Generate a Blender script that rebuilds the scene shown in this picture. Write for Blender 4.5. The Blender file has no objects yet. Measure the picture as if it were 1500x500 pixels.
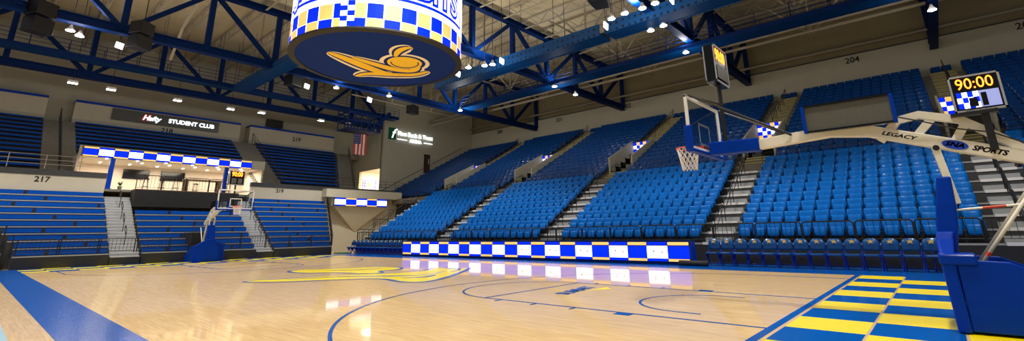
import bpy, bmesh, math, random
from mathutils import Vector, Matrix
random.seed(7)
S = 0.3048                      # every coordinate below is in feet; court centre is the origin
col = bpy.context.scene.collection
scn = bpy.context.scene

# ------------------------------------------------------------------ camera, world, exposure
def setup_camera():
    yaw, pitch, roll = .7115, .2552, -.0169
    f = Vector((-math.sin(yaw)*math.cos(pitch), math.cos(yaw)*math.cos(pitch), math.sin(pitch)))
    r = Vector((math.cos(yaw), math.sin(yaw), 0)); u = r.cross(f)
    R = r*math.cos(roll)+u*math.sin(roll); U = -r*math.sin(roll)+u*math.cos(roll)
    cd = bpy.data.cameras.new('camera'); co = bpy.data.objects.new('camera', cd); col.objects.link(co)
    m = Matrix((R, U, -f)).transposed().to_4x4()
    m.translation = Vector((53.9231, -31.7055, 4.6025))*S
    co.matrix_world = m
    cd.sensor_width = 36; cd.lens = 685.2973/1500*36
    cd.shift_x = -(762.9538-750)/1500; cd.shift_y = (161.3688-250)/1500
    cd.clip_start = .05; cd.clip_end = 300
    scn.camera = co
setup_camera()
w = bpy.data.worlds.new('world'); scn.world = w; w.use_nodes = True
w.node_tree.nodes['Background'].inputs[0].default_value = (.80, .82, .88, 1)
w.node_tree.nodes['Background'].inputs[1].default_value = .20
scn.view_settings.view_transform = 'Standard'; scn.view_settings.look = 'None'
scn.view_settings.exposure = 0.0; scn.view_settings.gamma = 1; scn.view_settings.use_curve_mapping = False
BAY_W = 880                    # watts of one roof lamp

# ------------------------------------------------------------------ materials
M = {}
def mat(name, c, rough=.5, metal=0, emit=0, coat=0, noise=0, nscale=8, bump=0, trans=0, spec=.5):
    m = bpy.data.materials.new(name); m.use_nodes = True
    nt = m.node_tree; b = nt.nodes['Principled BSDF']
    b.inputs['Base Color'].default_value = (*c, 1); b.inputs['Roughness'].default_value = rough
    b.inputs['Metallic'].default_value = metal; b.inputs['Coat Weight'].default_value = coat
    b.inputs['Coat Roughness'].default_value = .08; b.inputs['Transmission Weight'].default_value = trans
    b.inputs['Specular IOR Level'].default_value = spec
    if emit:
        b.inputs['Emission Color'].default_value = (*c, 1); b.inputs['Emission Strength'].default_value = emit
    if noise or bump:
        tc = nt.nodes.new('ShaderNodeTexCoord'); n = nt.nodes.new('ShaderNodeTexNoise')
        n.inputs['Scale'].default_value = nscale; n.inputs['Detail'].default_value = 4
        nt.links.new(tc.outputs['Object'], n.inputs['Vector'])
        if noise:
            mx = nt.nodes.new('ShaderNodeMix'); mx.data_type = 'RGBA'
            mx.inputs[6].default_value = (*[v*(1-noise) for v in c], 1)
            mx.inputs[7].default_value = (*[min(1, v*(1+noise)) for v in c], 1)
            nt.links.new(n.outputs['Fac'], mx.inputs[0]); nt.links.new(mx.outputs[2], b.inputs['Base Color'])
        if bump:
            bp = nt.nodes.new('ShaderNodeBump'); bp.inputs['Strength'].default_value = bump
            bp.inputs['Distance'].default_value = .02
            nt.links.new(n.outputs['Fac'], bp.inputs['Height']); nt.links.new(bp.outputs[0], b.inputs['Normal'])
    M[name] = m
    return m
mat('seat_blue', (.0, .13, .53), .34, coat=.07, noise=.05, nscale=3, spec=.10)
mat('chair_navy', (.0, .065, .25), .28, coat=.35, noise=.1, nscale=5, spec=.3)
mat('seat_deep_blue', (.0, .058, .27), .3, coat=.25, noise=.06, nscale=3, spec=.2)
mat('frame_blue', (.0, .03, .42), .3, coat=.1, noise=.05, spec=.2)
mat('pad_blue', (.0, .034, .36), .42, coat=.04, spec=.08, noise=.08, nscale=3, bump=.1)
mat('truss_blue', (.0, .017, .11), .5, noise=.15, nscale=1.2, spec=.12)
mat('catwalk_blue', (.0, .04, .16), .5, noise=.15, nscale=1.2, spec=.12)
mat('cap_blue', (.0, .05, .45), .4, noise=.05, spec=.15)
mat('bench_blue', (.0, .072, .42), .5, spec=.10, noise=.06)
mat('aluminum', (.42, .44, .46), .42, metal=.35, noise=.15, nscale=6)
mat('deck_dark', (.045, .047, .05), .6, noise=.2)
mat('black_metal', (.008, .008, .009), .4, noise=.1)
mat('black_drape', (.012, .012, .013), .85, noise=.5, nscale=4, bump=.5)
mat('skirt_black', (.016, .017, .018), .7, noise=.3, nscale=5)
mat('cream_wall', (.62, .57, .43), .75, noise=.05, nscale=2, bump=.05)
mat('club_wall', (.80, .70, .58), .7, noise=.03)
mat('grey_wall', (.47, .455, .36), .8, noise=.06, nscale=1.5)
mat('concrete', (.20, .185, .15), .8, noise=.2, nscale=3)
mat('upper_metal', (.26, .225, .13), .7, noise=.1, nscale=1)
mat('yellow_nosing', (.62, .52, .14), .6, noise=.3, nscale=6)
mat('white_paint', (.78, .75, .64), .35, coat=.2, noise=.04)
mat('white_gloss', (.8, .8, .8), .35, noise=.02)
mat('joist_beige', (.40, .35, .26), .6, noise=.1)
mat('rim_orange', (.75, .09, .02), .35, noise=.05)
mat('net_white', (.8, .8, .78), .8, noise=.03)
mat('grey_screen', (.10, .10, .085), .35, noise=.3, nscale=30)
mat('tv_black', (.004, .004, .005), .15, noise=.1)
mat('wood_table', (.16, .095, .045), .5, noise=.4, nscale=6)
mat('text_black', (.006, .006, .006), .6, noise=.02)
mat('text_blue', (.0, .05, .55), .5, noise=.02)
mat('red_mark', (.6, .05, .02), .5, noise=.05)
mat('gold', (.75, .55, .16), .4, noise=.1, nscale=20)
mat('door_brown', (.07, .022, .015), .5, noise=.2)
mat('board_navy', (.008, .030, .21), .8, noise=.12, nscale=25, spec=.08)
mat('emblem_gold', (1., .62, .0), .6, noise=.05)
mat('emblem_cream', (.95, .85, .68), .6, noise=.03)
mat('flag_red', (.42, .03, .03), .8, noise=.1); mat('flag_white', (.6, .55, .5), .8, noise=.1); mat('flag_blue', (.02, .03, .12), .8, noise=.1)
mat('leaf', (.03, .10, .015), .6, noise=.3)
mat('sign_green', (.0, .13, .05), .5, noise=.05)
mat('court_blue', (.0, .085, .40), .2, coat=.12, spec=.1, noise=.06, nscale=1)
mat('court_yellow', (.95, .74, .005), .25, coat=.05, spec=.15, noise=.04, nscale=1)
mat('court_white', (.75, .74, .70), .18, coat=.5, noise=.04)
mat('court_wood', (.62, .42, .24), .2, coat=.5, noise=.05)
mat('mat_lightblue', (.30, .50, .62), .4, noise=.05)
mat('led_blue', (.0, .02, .75), .6, emit=1.1, spec=.1); mat('led_white', (.92, .93, 1.), .4, emit=1.9)
mat('led_lilac', (.80, .78, 1.), .4, emit=1.0)
mat('led_gold', (1., .60, .17), .5, emit=.8); mat('led_speck', (.75, .74, .62), .4, emit=.9)
mat('led_amber', (1., .40, .05), .4, emit=1.7); mat('led_glow', (.30, .36, .75), .4, emit=.6)
mat('sign_white', (.9, .97, 1.), .4, emit=1.6); mat('sign_red', (1., .05, .05), .4, emit=1.2)
mat('lamp_white', (1., .96, .88), .4, emit=28); mat('lamp_soft', (.85, .93, .95), .4, emit=1.6)
mat('club_lamp', (1., .93, .82), .4, emit=6)
def glass():
    m = bpy.data.materials.new('backboard_glass'); m.use_nodes = True; nt = m.node_tree
    b = nt.nodes['Principled BSDF']
    b.inputs['Base Color'].default_value = (.82, .90, .93, 1); b.inputs['Transmission Weight'].default_value = 1
    b.inputs['Roughness'].default_value = .02; b.inputs['IOR'].default_value = 1.25
    n = nt.nodes.new('ShaderNodeTexNoise'); n.inputs['Scale'].default_value = 3
    mr = nt.nodes.new('ShaderNodeMapRange'); mr.inputs[3].default_value = .0; mr.inputs[4].default_value = .06
    nt.links.new(n.outputs['Fac'], mr.inputs[0]); nt.links.new(mr.outputs[0], b.inputs['Roughness'])
    M['glass'] = m
glass()
def maple():
    m = bpy.data.materials.new('maple_floor'); m.use_nodes = True; nt = m.node_tree; N = nt.nodes.new; L = nt.links.new
    b = nt.nodes['Principled BSDF']
    tc = N('ShaderNodeTexCoord')
    br = N('ShaderNodeTexBrick'); br.inputs['Scale'].default_value = 1
    br.inputs['Brick Width'].default_value = 1.1; br.inputs['Row Height'].default_value = .057
    br.inputs['Mortar Size'].default_value = .0006; br.inputs['Bias'].default_value = 0
    br.offset = .37; br.offset_frequency = 3
    br.inputs['Color1'].default_value = (.86, .63, .31, 1); br.inputs['Color2'].default_value = (.78, .54, .24, 1)
    br.inputs['Mortar'].default_value = (.60, .38, .2, 1)
    L(tc.outputs['Object'], br.inputs['Vector'])
    mp = N('ShaderNodeMapping'); mp.inputs['Scale'].default_value = (1.2, 18, 1); L(tc.outputs['Object'], mp.inputs['Vector'])
    n = N('ShaderNodeTexNoise'); n.inputs['Scale'].default_value = 1.5; n.inputs['Detail'].default_value = 5; L(mp.outputs[0], n.inputs['Vector'])
    rp = N('ShaderNodeValToRGB'); rp.color_ramp.elements[0].position = .38; rp.color_ramp.elements[0].color = (.87, .82, .76, 1)
    rp.color_ramp.elements[1].position = .6; rp.color_ramp.elements[1].color = (1.05, 1.03, 1, 1); L(n.outputs['Fac'], rp.inputs[0])
    mx = N('ShaderNodeMix'); mx.data_type = 'RGBA'; mx.blend_type = 'MULTIPLY'; mx.inputs[0].default_value = 1
    L(br.outputs['Color'], mx.inputs[6]); L(rp.outputs[0], mx.inputs[7]); L(mx.outputs[2], b.inputs['Base Color'])
    b.inputs['Roughness'].default_value = .35; b.inputs['Specular IOR Level'].default_value = .3; b.inputs['Coat Weight'].default_value = .6; b.inputs['Coat Roughness'].default_value = .05
    n2 = N('ShaderNodeTexNoise'); n2.inputs['Scale'].default_value = .8; L(tc.outputs['Object'], n2.inputs['Vector'])
    bp = N('ShaderNodeBump'); bp.inputs['Strength'].default_value = .03; bp.inputs['Distance'].default_value = .02
    L(n2.outputs['Fac'], bp.inputs['Height']); L(bp.outputs[0], b.inputs['Normal']); L(bp.outputs[0], b.inputs['Coat Normal'])
    M['maple'] = m
maple()
def roofdeck():
    m = bpy.data.materials.new('roof_deck_metal'); m.use_nodes = True; nt = m.node_tree; N = nt.nodes.new; L = nt.links.new
    b = nt.nodes['Principled BSDF']; b.inputs['Roughness'].default_value = .6
    tc = N('ShaderNodeTexCoord'); wv = N('ShaderNodeTexWave'); wv.bands_direction = 'X'; wv.inputs['Scale'].default_value = .9
    L(tc.outputs['Object'], wv.inputs['Vector'])
    n = N('ShaderNodeTexNoise'); n.inputs['Scale'].default_value = .3; L(tc.outputs['Object'], n.inputs['Vector'])
    mx = N('ShaderNodeMix'); mx.data_type = 'RGBA'; mx.inputs[6].default_value = (.56, .475, .29, 1); mx.inputs[7].default_value = (.67, .57, .36, 1)
    L(n.outputs['Fac'], mx.inputs[0]); L(mx.outputs[2], b.inputs['Base Color'])
    bp = N('ShaderNodeBump'); bp.inputs['Strength'].default_value = .6; bp.inputs['Distance'].default_value = .06
    L(wv.outputs['Fac'], bp.inputs['Height']); L(bp.outputs[0], b.inputs['Normal'])
    M['roof_deck'] = m
roofdeck()
def perforated():
    m = bpy.data.materials.new('perforated_blue'); m.use_nodes = True; nt = m.node_tree; N = nt.nodes.new; L = nt.links.new
    b = nt.nodes['Principled BSDF']; b.inputs['Roughness'].default_value = .5
    tc = N('ShaderNodeTexCoord'); v = N('ShaderNodeTexVoronoi'); v.inputs['Scale'].default_value = 2.6; v.inputs['Randomness'].default_value = .15
    L(tc.outputs['Object'], v.inputs['Vector'])
    rp = N('ShaderNodeValToRGB'); rp.color_ramp.interpolation = 'CONSTANT'
    rp.color_ramp.elements[0].color = (.001, .006, .03, 1); rp.color_ramp.elements[1].position = .26; rp.color_ramp.elements[1].color = (.0, .06, .22, 1)
    L(v.outputs['Distance'], rp.inputs[0]); L(rp.outputs[0], b.inputs['Base Color'])
    M['perforated'] = m
perforated()

# ------------------------------------------------------------------ mesh builder
ORG = {}
class MB:
    def __init__(s): s.v = []; s.f = []; s.m = []
    def add(s, vs, fs, mi=0):
        o = len(s.v); s.v += [tuple(p) for p in vs]
        for f in fs: s.f.append(tuple(i+o for i in f)); s.m.append(mi)
        return s
    def box(s, x0, x1, y0, y1, z0, z1, mi=0):
        v = [(x, y, z) for z in (z0, z1) for y in (y0, y1) for x in (x0, x1)]
        return s.add(v, [(0, 2, 3, 1), (4, 5, 7, 6), (0, 1, 5, 4), (2, 6, 7, 3), (0, 4, 6, 2), (1, 3, 7, 5)], mi)
    def bar(s, p, q, wd, h, mi=0, up=(0, 0, 1)):
        p = Vector(p); q = Vector(q); d = (q-p).normalized(); u = Vector(up)
        if abs(d.dot(u)) > .99: u = Vector((0, 1, 0))
        r = d.cross(u).normalized()*wd/2; t = r.cross(d).normalized()*h/2
        v = [a+b+c for a in (p, q) for b, c in ((-r, -t), (r, -t), (r, t), (-r, t))]
        return s.add(v, [(3, 2, 1, 0), (4, 5, 6, 7), (0, 1, 5, 4), (1, 2, 6, 5), (2, 3, 7, 6), (3, 0, 4, 7)], mi)
    def tube(s, pts, r, n=6, mi=0, closed=False):
        pts = [Vector(p) for p in pts]; N = len(pts); o = len(s.v); ref = None
        for i, p in enumerate(pts):
            a = pts[(i-1) % N] if (i or closed) else p; b = pts[(i+1) % N] if (i < N-1 or closed) else p
            d = (b-a).normalized()
            if ref is None:
                ref = d.orthogonal().normalized()
            else:
                ref = (ref-d*ref.dot(d)); ref = ref.normalized() if ref.length > 1e-4 else d.orthogonal().normalized()
            e = d.cross(ref)
            for k in range(n):
                t = 2*math.pi*k/n; s.v.append(tuple(p+ref*r*math.cos(t)+e*r*math.sin(t)))
        for i in range(N if closed else N-1):
            j = (i+1) % N
            for k in range(n):
                s.f.append((o+i*n+k, o+i*n+(k+1) % n, o+j*n+(k+1) % n, o+j*n+k)); s.m.append(mi)
        if not closed:
            s.f.append(tuple(o+k for k in reversed(range(n)))); s.m.append(mi)
            s.f.append(tuple(o+(N-1)*n+k for k in range(n))); s.m.append(mi)
        return s
    def prism(s, poly, a0, a1, axis='y', mi=0):      # poly in the two other axes
        def P(u, v, a): return {'y': (u, a, v), 'x': (a, u, v), 'z': (u, v, a)}[axis]
        n = len(poly); v = [P(*p, a0) for p in poly]+[P(*p, a1) for p in poly]
        fs = [tuple(range(n)), tuple(reversed(range(n, 2*n)))]+[(i, i+n, (i+1) % n+n, (i+1) % n) for i in range(n)]
        return s.add(v, fs, mi)
    def loft(s, rings, mi=0, cap=True):
        n = len(rings[0]); o = len(s.v)
        for r in rings: s.v += [tuple(p) for p in r]
        for i in range(len(rings)-1):
            for k in range(n):
                s.f.append((o+i*n+k, o+i*n+(k+1) % n, o+(i+1)*n+(k+1) % n, o+(i+1)*n+k)); s.m.append(mi)
        if cap:
            s.f.append(tuple(o+k for k in reversed(range(n)))); s.m.append(mi)
            s.f.append(tuple(o+(len(rings)-1)*n+k for k in range(n))); s.m.append(mi)
        return s
    def build(s, name, mats, parent=None, local=False, smooth=False, bev=0, fix=True):
        o_ = Vector((0, 0, 0)) if (parent is None or local) else Vector(ORG.get(parent.name, (0, 0, 0)))
        me = bpy.data.meshes.new(name)
        me.from_pydata([((x-o_[0])*S, (y-o_[1])*S, (z-o_[2])*S) for x, y, z in s.v], [], s.f)
        for k in ([mats] if isinstance(mats, str) else mats): me.materials.append(M[k])
        me.polygons.foreach_set('material_index', s.m)
        if fix:
            bm = bmesh.new(); bm.from_mesh(me); bmesh.ops.recalc_face_normals(bm, faces=bm.faces); bm.to_mesh(me); bm.free()
        if smooth: me.polygons.foreach_set('use_smooth', [True]*len(me.polygons))
        ob = bpy.data.objects.new(name, me); col.objects.link(ob)
        if parent is not None:
            ob.parent = parent; ORG[ob.name] = tuple(ORG.get(parent.name, (0, 0, 0)))
        if bev:
            md = ob.modifiers.new('bevel', 'BEVEL'); md.width = bev*S; md.segments = 2; md.limit_method = 'ANGLE'
        return ob
def tag(o, label=None, cat=None, group=None, kind=None):
    if label: o['label'] = label
    if cat: o['category'] = cat
    if group: o['group'] = group
    if kind: o['kind'] = kind
    return o
def thing(name, label, cat, loc, rz=0, group=None):
    o = bpy.data.objects.new(name, None); col.objects.link(o); o.empty_display_size = .1
    o.location = Vector(loc)*S; o.rotation_euler = (0, 0, rz); ORG[o.name] = tuple(loc)
    return tag(o, label, cat, group)
def struct(mb, name, mats, label=None, **k):
    return tag(mb.build(name, mats, **k), label, kind='structure')
def copy_tree(o, parent=None):
    c = o.copy(); col.objects.link(c); c.parent = parent
    for ch in o.children: copy_tree(ch, c)
    return c
ORD = ['zeroth', 'first', 'second', 'third', 'fourth', 'fifth', 'sixth', 'seventh', 'eighth', 'ninth', 'tenth', 'eleventh', 'twelfth',
       'thirteenth', 'fourteenth', 'fifteenth', 'sixteenth', 'seventeenth', 'eighteenth', 'nineteenth', 'twentieth', 'twenty-first', 'twenty-second', 'twenty-third', 'twenty-fourth', 'twenty-fifth']
def text(name, s, size, org, xd, yd, m, parent=None, ext=.02, shear=0, align='CENTER', warp=None, label=None, bold=0, sx=1, fitw=None):
    cu = bpy.data.curves.new('t', 'FONT'); cu.body = s; cu.size = size; cu.align_x = align; cu.align_y = 'CENTER'
    cu.extrude = ext; cu.shear = shear; cu.offset = bold; cu.resolution_u = 3
    o = bpy.data.objects.new('t', cu); col.objects.link(o)
    dg = bpy.context.evaluated_depsgraph_get(); dg.update()
    me = bpy.data.meshes.new_from_object(o.evaluated_get(dg)); bpy.data.objects.remove(o)
    xd = Vector(xd).normalized(); yd = Vector(yd).normalized(); zd = xd.cross(yd)
    if fitw:
        xs_ = [v.co.x for v in me.vertices]; sx = fitw/(max(xs_)-min(xs_))
    o_ = Vector(ORG.get(parent.name, (0, 0, 0))) if parent else Vector((0, 0, 0))
    for v in me.vertices:
        c = v.co
        p = warp(c.x*sx, c.y, c.z) if warp else Vector(org)+xd*c.x*sx+yd*c.y+zd*c.z
        v.co = (Vector(p)-o_)*S
    me.materials.clear(); me.materials.append(M[m])
    for p_ in me.polygons: p_.material_index = 0
    ob = bpy.data.objects.new(name, me); col.objects.link(ob)
    if parent: ob.parent = parent; ORG[ob.name] = ORG.get(parent.name, (0, 0, 0))
    if label: ob['label'] = label
    return ob

# ------------------------------------------------------------------ room shell
FX0, FX1, FY0, FY1 = -112, 96, -60, 106
floor = struct(MB().box(FX0, FX1, FY0, FY1, -1, 0), 'floor', 'maple', 'glossy maple court floor')
def court():
    zt = .012
    def flat(name, rects, m, z=zt):
        b = MB()
        for x0, x1, y0, y1 in rects: b.box(x0, x1, y0, y1, .001, z)
        o = b.build(name, m, floor); return o
    flat('sideline_border', [(-60, 96, -28, -25.2)], 'court_blue')
    flat('far_border', [(-60, 96, 26, 36)], 'court_blue')
    flat('boundary_line', [(46.85, 47.25, -25.2, 26), (-47.25, -46.85, -25.2, 26)], 'court_blue')
    for sgn, nm in ((1, 'r'), (-1, 'l')):
        cells_y, cells_b = [], []
        for c in range(4):
            x0 = 47.45+c*3.3; x1 = x0+3.18
            for k in range(15):
                y1 = 26-3.45*k; y0 = y1-3.45
                if y0 < -25.2: y0 = -25.2
                if y1 <= y0: continue
                r = (x0, x1, y0, y1) if sgn > 0 else (-x1, -x0, y0, y1)
                (cells_y if (k+c) % 2 == 0 else cells_b).append(r)
        flat('baseline_check', cells_y, 'court_yellow'); flat('baseline_check', cells_b, 'court_blue')
        # key, marks
        w2 = .085; ln = []
        def X(a, b): return (min(sgn*a, sgn*b), max(sgn*a, sgn*b))
        for y in (-6, 6): ln.append((*X(28, 46.9), y-w2, y+w2))
        ln.append((*X(28-w2, 28+w2), -6, 6))
        for y in (-6.35, 6.35):
            ln.append((*X(39, 40), y-.35, y+.35))
            for x in (36, 32.9, 29.7): ln.append((*X(x-.08, x+.08), y-.35, y+.35))
        flat('key_lines', ln, 'court_blue', .02)
        def arc(cx, r, a0, a1, n=60, wd=.17):
            b = MB(); vs = []; fs = []
            for i in range(n+1):
                a = a0+(a1-a0)*i/n
                for rr in (r-wd/2, r+wd/2):
                    vs.append((sgn*(cx-rr*math.cos(a)), rr*math.sin(a), .018))
            for i in range(n): fs.append((2*i, 2*i+1, 2*i+3, 2*i+2))
            b.add(vs, fs); return b
        a = arc(28, 6, -math.pi/2, math.pi/2); a.build('free_throw_circle', 'court_blue', floor)
        a = arc(41.75, 4, -math.pi/2, math.pi/2, 40)
        for y in (-4, 4): a.box(*X(41.75, 43), y-w2, y+w2, .001, .018)
        a.build('restricted_arc', 'court_blue', floor)
        t = math.asin(21.65/22.15)
        a = arc(41.75, 22.15, -t, t, 90, .19)
        for y in (-21.65, 21.65): a.box(*X(41.75-22.15*math.cos(t), 46.9), y-.095, y+.095, .001, .018)
        a.build('three_point_line', 'court_blue', floor)
    # abstract centre emblem: crossing swooshes
    def swoosh(name, pts, wd, m, z):
        n = len(pts); vs = []; fs = []
        P_ = [Vector((*p, 0)) for p in pts]; Q = []
        for i in range(n-1):
            p0 = P_[max(i-1, 0)]; p1 = P_[i]; p2 = P_[i+1]; p3 = P_[min(i+2, n-1)]
            for k in range(8):
                t = k/8; Q.append(.5*((2*p1)+(p2-p0)*t+(2*p0-5*p1+4*p2-p3)*t*t+(3*p1-p0-3*p2+p3)*t**3))
        Q.append(P_[-1]); L_ = len(Q)
        for i, q in enumerate(Q):
            d = (Q[min(i+1, L_-1)]-Q[max(i-1, 0)]).normalized(); nn = Vector((-d.y, d.x, 0))
            u = i/(L_-1); h = wd*max(.03, math.sin(math.pi*u)**.6)/2
            vs += [(q.x+nn.x*h, q.y+nn.y*h, z), (q.x-nn.x*h, q.y-nn.y*h, z)]
        for i in range(L_-1): fs.append((2*i, 2*i+1, 2*i+3, 2*i+2))
        MB().add(vs, fs).build(name, m, floor)
    A = [(-12.5, -2.7), (-14.6, 0.0), (-12.1, 2.7), (-10.9, 6.2), (-9.0, 9.5), (-4.3, 9.7), (-1.4, 6.6), (-2.4, 4.2), (1.4, 2.8), (-0.1, 0.8), (-4.5, 0.6), (-6.5, -1.1), (-8.0, -2.6)]
    B = [(-2.5, -11.8), (-2.7, -9.8), (-1.2, -7.6), (-1.3, -4.5), (-0.1, -1.8), (1.2, 1.0), (3.0, 3.1), (3.2, 5.5), (3.8, 7.6), (-0.3, 12.6), (2.1, 12.4), (5.3, 10.2), (3.7, 15.4), (9.5, 7.9), (13.6, 1.7), (14.9, -1.5), (12.8, -2.4), (8.7, -1.2), (6.4, -2.2), (4.8, -4.5), (2.9, -7.2), (1.1, -9.9)]
    def blob(pts, off):
        P_ = [Vector(p) for p in pts]
        ar = sum(P_[i].x*P_[(i+1) % len(P_)].y-P_[(i+1) % len(P_)].x*P_[i].y for i in range(len(P_)))
        sg = 1 if ar > 0 else -1; Q = []
        for i, q in enumerate(P_):
            d = (P_[(i+1) % len(P_)]-P_[i-1]).normalized(); Q.append(q+Vector((d.y, -d.x))*off*sg)
        for _ in range(2):
            Z = []
            for i, q in enumerate(Q): n_ = Q[(i+1) % len(Q)]; Z += [q*.75+n_*.25, q*.25+n_*.75]
            Q = Z
        return [(q.x, q.y) for q in Q]
    for nm_, L_ in (('centre_wave', A), ('centre_wave', B)):
        for m_, off, z in (('court_blue', .55, .014), ('court_white', .15, .020), ('court_yellow', -.12, .026)):
            bb = MB(); q = blob(L_, off); bb.add([(x, y, z+(.003 if L_ is B else 0)) for x, y in q], [tuple(range(len(q)))])
            bb.build(nm_, m_, floor)
    for pts, wd, m_ in (([(-9, 1), (-6, 4), (-5, 7)], .7, 'court_blue'), ([(-.5, -8), (1.5, -3), (5, 0), (8, 3)], .8, 'court_blue'), ([(4, -3.5), (7, 1), (8, 5), (6, 9)], .7, 'court_white'), ([(9, 0), (10.5, 2), (9.5, 4.5)], .8, 'court_blue'), ([(1, 11.5), (5, 12), (8, 8)], .5, 'court_blue')):
        swoosh('centre_stroke', pts, wd, m_, .034)
    text('floor_lettering', 'SUMMIT', 1.6, (31.1, 1.3, .02), (-.15, 1, 0), (-1, -.15, 0), 'court_blue', floor, ext=.004, bold=.05, sx=.95)
    MB().prism([(31.9, 1.8), (32.9, 3.6), (31.9, 4.4)], .001, .014, 'z').build('floor_triangle', 'court_yellow', floor)
    MB().box(10, 40, -33, -29.45, .001, .012).build('court_mark', 'mat_lightblue', floor)
court()
def plank_wall(): pass
# far (north) wall, its dark metal band, west walls, ceiling
struct(MB().box(-112, 96, 104, 105, 0, 45.6), 'wall_far', 'grey_wall', 'grey painted block wall above the far stands')
struct(MB().box(-112, 96, 105, 106, 45, 58), 'wall_far_upper', 'upper_metal', 'brown metal siding above the far wall')
struct(MB().box(-112, 96, 103.6, 105, 45.6, 45.8), 'trim_1', 'deck_dark')
struct(MB().box(-91.8, -91, 61.8, 104, 0, 58), 'wall_corner', 'grey_wall', 'tall grey wall carrying the bank sign')
b = MB().box(-112, -106, 61, 61.8, 0, 58).box(-106, -92.2, 61, 61.8, 27.3, 58).box(-106, -92, 61, 61.8, 0, 17.6).box(-92.6, -91, 61, 61.8, 17, 58)
struct(b, 'wall_corner_return', 'grey_wall', 'pale wall beside the corner concourse opening')
struct(MB().box(-113, -112, -60, 106, 0, 58), 'wall_west', 'grey_wall', 'wall behind the end stands')
struct(MB().box(-113, 96, -60, 106, 58, 59), 'ceiling', 'roof_deck', 'brown ribbed metal roof deck')
# concourse room seen through the corner opening
b = MB().box(-106, -92.2, 72, 72.4, 17.0, 28).box(-106.2, -92, 61.8, 72.4, 28, 28.3).box(-92.2, -91.9, 61.8, 72.4, 17, 28).box(-106.3, -106, 61.8, 72.4, 17, 28)
struct(b, 'wall_concourse', 'club_wall')
tag(MB().box(-105.6, -104, 62.2, 71, 17.0, 20.2).box(-105.7, -103.8, 62.0, 71.2, 20.2, 20.4, 1).build('concession_counter', ['court_yellow', 'white_gloss']), 'yellow counter inside the lit corner concourse', 'counter')
tag(MB().box(-105.98, -105.7, 62.6, 70, 21.2, 24.6).box(-105.7, -105.66, 64.2, 65.6, 22, 23.6, 1).build('menu_board', ['led_glow', 'led_gold']), 'blue menu board above the yellow concourse counter', 'sign')

# ------------------------------------------------------------------ far stand: lower telescopic platform
AIS = [(-62, -57.7), (-31, -26.6), (-1.4, 3.1), (28.4, 32.3), (58.4, 62.4)]
NL, RUN, RISE, Y0, Z0 = 9, 2.4, 1.41, 36.0, 2.7
LX0, LX1 = -62.0, 84.0
stand = thing('telescopic_stand', 'long lower stand platform with black front skirt behind the court', 'stand', (10, 36, 0))
b = MB()
for i in range(NL):
    b.box(LX0, LX1, Y0+RUN*i, Y0+RUN*(i+1)+.02, max(0, Z0+RISE*(i-1)-.2) if i else 0, Z0+RISE*i)
b.build('platform', 'deck_dark', stand)
b = MB()
for i in range(NL): b.box(LX0, LX1, Y0+RUN*i-.06, Y0+RUN*i+.12, Z0+RISE*i-.16, Z0+RISE*i+.03)
b.build('nosing', 'aluminum', stand)
MB().box(LX0, LX1, Y0-.12, Y0-.02, 0, Z0-.2).build('front_skirt', 'skirt_black', stand)
for a0, a1 in AIS:
    b = MB()
    for i in range(NL):
        z = Z0+RISE*i
        b.box(a0+.2, a1-.2, Y0+RUN*i+.0, Y0+RUN*i+RUN/2, z-.12, z+.08)
        if i < NL-1: b.box(a0+.2, a1-.2, Y0+RUN*i+RUN/2, Y0+RUN*(i+1), z+.05, z+RISE/2)
        b.box(a0+.2, a1-.2, Y0+RUN*i-.1, Y0+RUN*i+.05, z-.2, z+.12, 1)
    b.build('aisle_steps', ['aluminum', 'white_gloss'], stand)
# upper bowl
NU, URUN, URISE, UY0, UZ0 = 17, 2.45, 1.27, 60.0, 15.6
UX0, UX1 = -91, 96
VOM = [(-61.2, -56.0), (-31.6, -26.0), (-1.9, 3.6), (27.8, 33.0), (57.6, 62.8)]
VJ0, VJ1 = 2, 7
b = MB(); b2 = MB()
b.box(UX0, UX1, 57.6, 60.0, 14.0, UZ0-.1)
for j in range(NU):
    y = UY0+URUN*j; z = UZ0+URISE*j; segs = [(UX0, UX1)]
    if VJ0 <= j < VJ1:
        segs = []; x = UX0
        for v0, v1 in VOM: segs.append((x, v0)); x = v1
        segs.append((x, UX1))
    for s0, s1 in segs: b.box(s0, s1, y, y+URUN+.02, z-1.5, z)
b.box(UX0, UX1, UY0+URUN*NU, 104, UZ0+URISE*(NU-1)-1, UZ0+URISE*(NU-1))
struct(b, 'upper_tier', 'concrete', 'stepped concrete upper bowl of the far stand')
for (v0, v1) in VOM:
    b = MB(); bn = MB(); c = (v0+v1)/2
    for j in list(range(0, VJ0))+list(range(VJ1, NU)):
        y = UY0+URUN*j; z = UZ0+URISE*j
        b.box(v0+.5, v1-.5, y, y+URUN/2, z-.1, z+.04); b.box(v0+.5, v1-.5, y+URUN/2, y+URUN, z, z+URISE/2)
        for yy, zz in ((y, z+.05), (y+URUN/2, z+URISE/2+.01)): bn.box(v0+.5, v1-.5, yy-.05, yy+.42, zz-.12, zz+.03)
    o = struct(b, 'upper_steps', 'concrete'); bn.build('step_nosing', 'yellow_nosing', o)
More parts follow.
